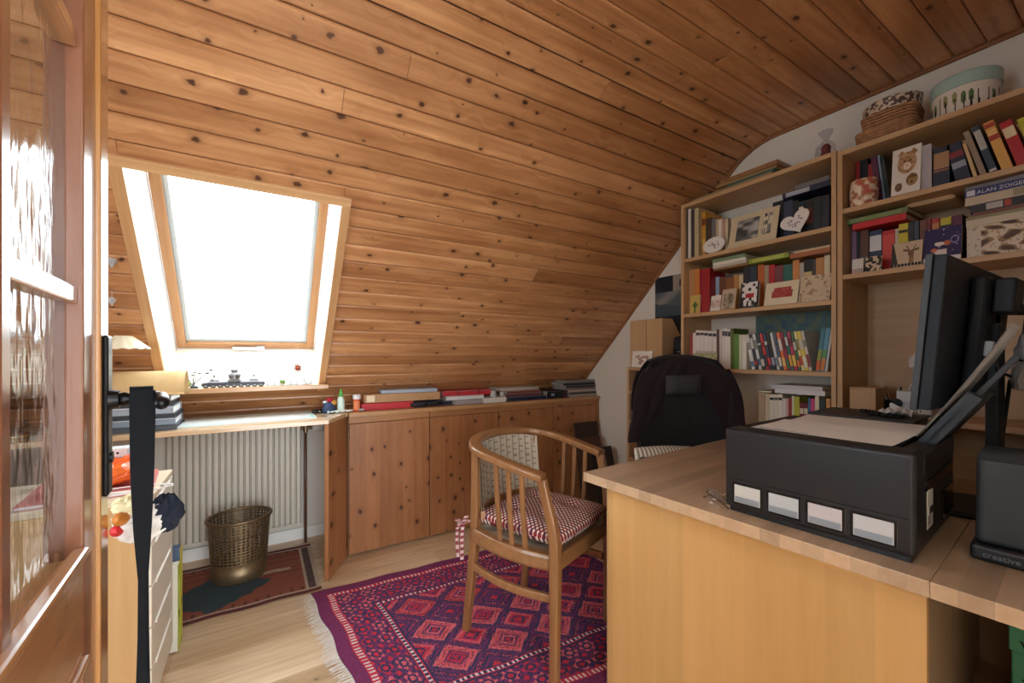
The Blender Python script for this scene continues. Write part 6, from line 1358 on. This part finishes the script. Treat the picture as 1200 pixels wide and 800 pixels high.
for i in range(6): a_ = PI*i/6; b.tube([(-.026*math.cos(a_), .001*i, -.026*math.sin(a_)), (.026*math.cos(a_), .001*i, .026*math.sin(a_))], .0034, 6)
obj('rays', b, cmat((120, 34, 18), .7), t); obj('hub', MB().ball((0, 0, 0), .006, 8, 6), cmat((190, 90, 40), .6), t); obj('thread', MB().tube([(0, 0, .02), (.004, .06, .13)], .0006, 4), WHITE, t)

# ================================================================== window shelf by the door
SZ = CZ+.0015
mt_ = thing('drawing_board', 'thin white drawing board with teal border lying on the window shelf', 'drawing board', (-.055, 2.625, SZ), R(1)); obj('sheet', MB().bb((-.315, -.17, 0), (.315, .17, .004)), cmat((224, 230, 228), .25), mt_, bevel=.001)
for a, b_ in (((-.305, .145), (.305, .155)), ((-.305, -.155), (.305, -.145)), ((.295, -.1445), (.305, .1445)), ((-.305, -.1445), (-.295, .1445))): obj('border_line', MB().bb((*a, .0041), (*b_, .0046)), cmat((110, 186, 176), .4), mt_)
xr = at(210, 480, 1, 2.44).x; hs = (.024, .030, .020, .032, .022, .026)
for i, (c, nm) in enumerate((((70, 76, 84), 'slate folder at the bottom of the shelf stack by the door'), ((120, 134, 150), 'blue grey folder second from below in the shelf stack'), ((38, 42, 50), 'charcoal folder third from below in the shelf stack'), ((150, 160, 172), 'pale blue grey folder in the middle of the shelf stack'), ((30, 32, 38), 'black folder near the top of the shelf stack'), ((60, 66, 76), 'dark steel folder on top of the shelf stack by the door'))):
    t = thing('document_folder', nm, 'folder', (xr-.16-.004*i, 2.42, SZ+sum(hs[:i])+.0006*(i+1)), R((0, 1, -1, 0, 2, -2)[i])); h_ = hs[i]; m = cmat(c, .35)
    obj('cover', MB().bb((-.155, 0, 0), (.155, .22, .002)).bb((-.155, 0, h_-.002), (.155, .22, h_)).bb((-.155, .218, .002), (.155, .22, h_-.002)), m, t); obj('papers', MB().bb((-.15, .004, .0022), (.15, .215, h_-.0022)), PAPER if i % 2 else cmat((70, 74, 80), .6), t); obj('flap', MB().bb((-.153, .0005, .0022), (.153, .003, h_-.005)), m, t)
z0 = SZ+sum(hs)+.0045; xe = at(217, 450, 1, 2.45).x
t = thing('cardboard_roll', 'curled sheet of tan corrugated cardboard on the folder stack', 'cardboard', (xe-.19, 2.50, z0)); L_ = .38
arc = [(-.075*math.cos(a_)*1.05, .075*math.sin(a_)) for a_ in [R(-6)+i*R(192)/22 for i in range(23)]]
CORR = mat('corrugated_card', S(206, 172, 122), .8, var=.05, vscale=20)
b = MB().grid(lambda u, v: ((u-.5)*L_, arc[min(22, int(v*22+.5))][0], max(.0006, arc[min(22, int(v*22+.5))][1]*1.35+.008)), 12, 22); o = obj('curved_sheet', b, CORR, t, smooth=True); o.modifiers.new('thick', 'SOLIDIFY').thickness = .003
obj('rolled_lip', MB().tube([(-L_/2, -.080, .006), (L_/2, -.080, .006)], .005, 8), CORR, t)
for i in range(8): obj('flute_end', MB().tube([(L_/2, -.0765*math.cos(PI*(i+.5)/8), .008+.103*math.sin(PI*(i+.5)/8)), (L_/2+.0012, -.0765*math.cos(PI*(i+.5)/8), .008+.103*math.sin(PI*(i+.5)/8))], .0018, 6), CARD, t)
# brass reading lamp on the window shelf, seen past the door edge
BRASS = mat('brass', (.62, .42, .14), .25, 1.0)
p = at(143, 392, 1, 2.40); t = thing('reading_lamp', 'brass reading lamp with pleated cream shade behind the door edge', 'lamp', (-.86, 2.56, SZ)); ldx, ldy = p.x+.86, 2.40-2.56
obj('foot', MB().lathe([(0, 0), (.06, 0), (.062, .008), (.02, .016), (.008, .02), (0, .02)], n=28), BRASS, t, smooth=True); obj('stem', MB().tube([(0, 0, .018), (0, 0, .28), (.02, -.02, .38), (ldx*.5, ldy*.6, .435), (ldx, ldy, .415)], .005, 10), BRASS, t, smooth=True)
sh = obj('shade', MB().grid(lambda u, v: ((.035+.06*v)*math.cos(PI*1.35*(u-.5))+.0, (.035+.05*v)*math.sin(PI*1.35*(u-.5)), .05-.055*v*(1+.05*math.sin(u*60))), 50, 6), mat('cream_shade', S(232, 224, 196), .5), t, (ldx, ldy, .375), smooth=False); sh.modifiers.new('thick', 'SOLIDIFY').thickness = .0015
obj('socket', MB().cyl((ldx, ldy, .385), (ldx, ldy, .425), .016, .012, 16), BRASS, t)
for k, (px, py, nm) in enumerate(((131, 305, 'glass prism drop hanging from the slope above the lamp'), (131, 352, 'small glass bead drop hanging just above the lamp'))):
    c = at(px, py, 1, 2.2 if k == 0 else 2.3); ztop = C0-c.y-.002; t = thing('glass_drop', nm, 'ornament', (c.x, c.y, c.z)); r_ = .020 if k == 0 else .014
    obj('prism', MB().lathe([(0, -r_*1.6), (r_*.8, -r_*.3), (r_, .2*r_), (r_*.4, r_), (0, r_*1.1)], n=8), CRY, t); obj('thread', MB().tube([(0, 0, r_), (0, 0, ztop-c.z)], .0007, 4), WHITE, t)
# on the chest of drawers
cx = -.50; t = thing('plastic_bag', 'crumpled orange plastic bag on the chest of drawers', 'bag', (-.46, 1.90, CHEST_Z+.0145)); random.seed(9)
b = MB().ball((0, 0, .042), .042, 30, 16, (2.9, 2.2, 1.0)); b.v = [(x*(1+random.uniform(-.07, .07)), y*(1+random.uniform(-.07, .07)), max(.0005, z*(1+random.uniform(-.10, .10)))) for x, y, z in b.v]; ob = obj('film', b, mat('orange_film', S(238, 110, 44), .35), t)
obj('knotted_ears', fluff((.07, .02, .078), .018, 12, 8, (1.5, .8, .8), .25, 12), mat('orange_film'), t)
t = thing('magazine', 'red and white magazine under the orange bag on the chest', 'magazine', (-.475, 1.92, CHEST_Z+.0006), R(6)); obj('cover', MB().bb((-.15, -.14, 0), (.155, .15, .002)).bb((-.15, -.14, .011), (.155, .15, .013)), cmat((206, 120, 116), .4), t); obj('pages', MB().bb((-.148, -.138, .0022), (.153, .148, .0108)), PAPER, t)
t = thing('adapter_box', 'white network box with short black base behind the orange bag', 'router', (-.52, 2.075, CHEST_Z+.0145), R(4)); obj('foot', MB().bb((-.09, -.026, 0), (.09, .026, .062)), BLACKP, t, bevel=.004); obj('casing', MB().bb((-.10, -.03, .0625), (.10, .03, .098)), cmat((222, 226, 232), .35), t, bevel=.006); obj('status_light', MB().cyl((.07, -.0305, .08), (.07, -.029, .08), .004, n=10), BLACKS, t)
t = thing('cable_loop', 'loop of white cable sticking out over the chest edge', 'cable', (-.34, 1.80, CHEST_Z+.0006)); obj('cord', MB().tube([(-.08, -.02, .017), (-.02, -.03, .018), (.05, -.02, .012), (.085, .01, .008), (.080, .035, .008), (.04, .035, .014), (-.03, .03, .018), (-.08, .03, .017)], .0028, 8), WHITE, t, smooth=True); obj('plug', MB().bb((-.11, -.026, .0136), (-.08, -.014, .022)), WHITE, t, bevel=.002)
# game boxes standing on the floor behind the chest
for i, (y_, w_, h_, c, c2, nm) in enumerate(((2.150, .05, .345, (224, 220, 206), (170, 186, 60), 'white game box with lime green edges standing behind the chest'), (2.205, .045, .395, (70, 92, 120), (206, 190, 60), 'blue game box with yellow band standing behind the chest'))):
    t = thing('game_box', nm, 'game box', (-.42, y_, .0042)); obj('carton', MB().bb((-.14, -w_/2, 0), (.135, w_/2, h_)), cmat(c, .5), t, bevel=.001)
    obj('lid_edge', MB().bb((.1352, -w_/2, 0), (.1375, -w_/2+.012, h_)), cmat(c2, .5), t); obj('lid_edge', MB().bb((.1352, w_/2-.012, 0), (.1375, w_/2, h_)), cmat(c2, .5), t); obj('print_band', MB().bb((.1353, -w_/2+.0125, h_*.36), (.1368, w_/2-.0125, h_*.44)), cmat((60, 34, 30), .5), t); obj('top_band', MB().bb((.1353, -w_/2+.0125, h_*.88), (.1368, w_/2-.0125, h_)), cmat((210, 190, 70), .5), t)
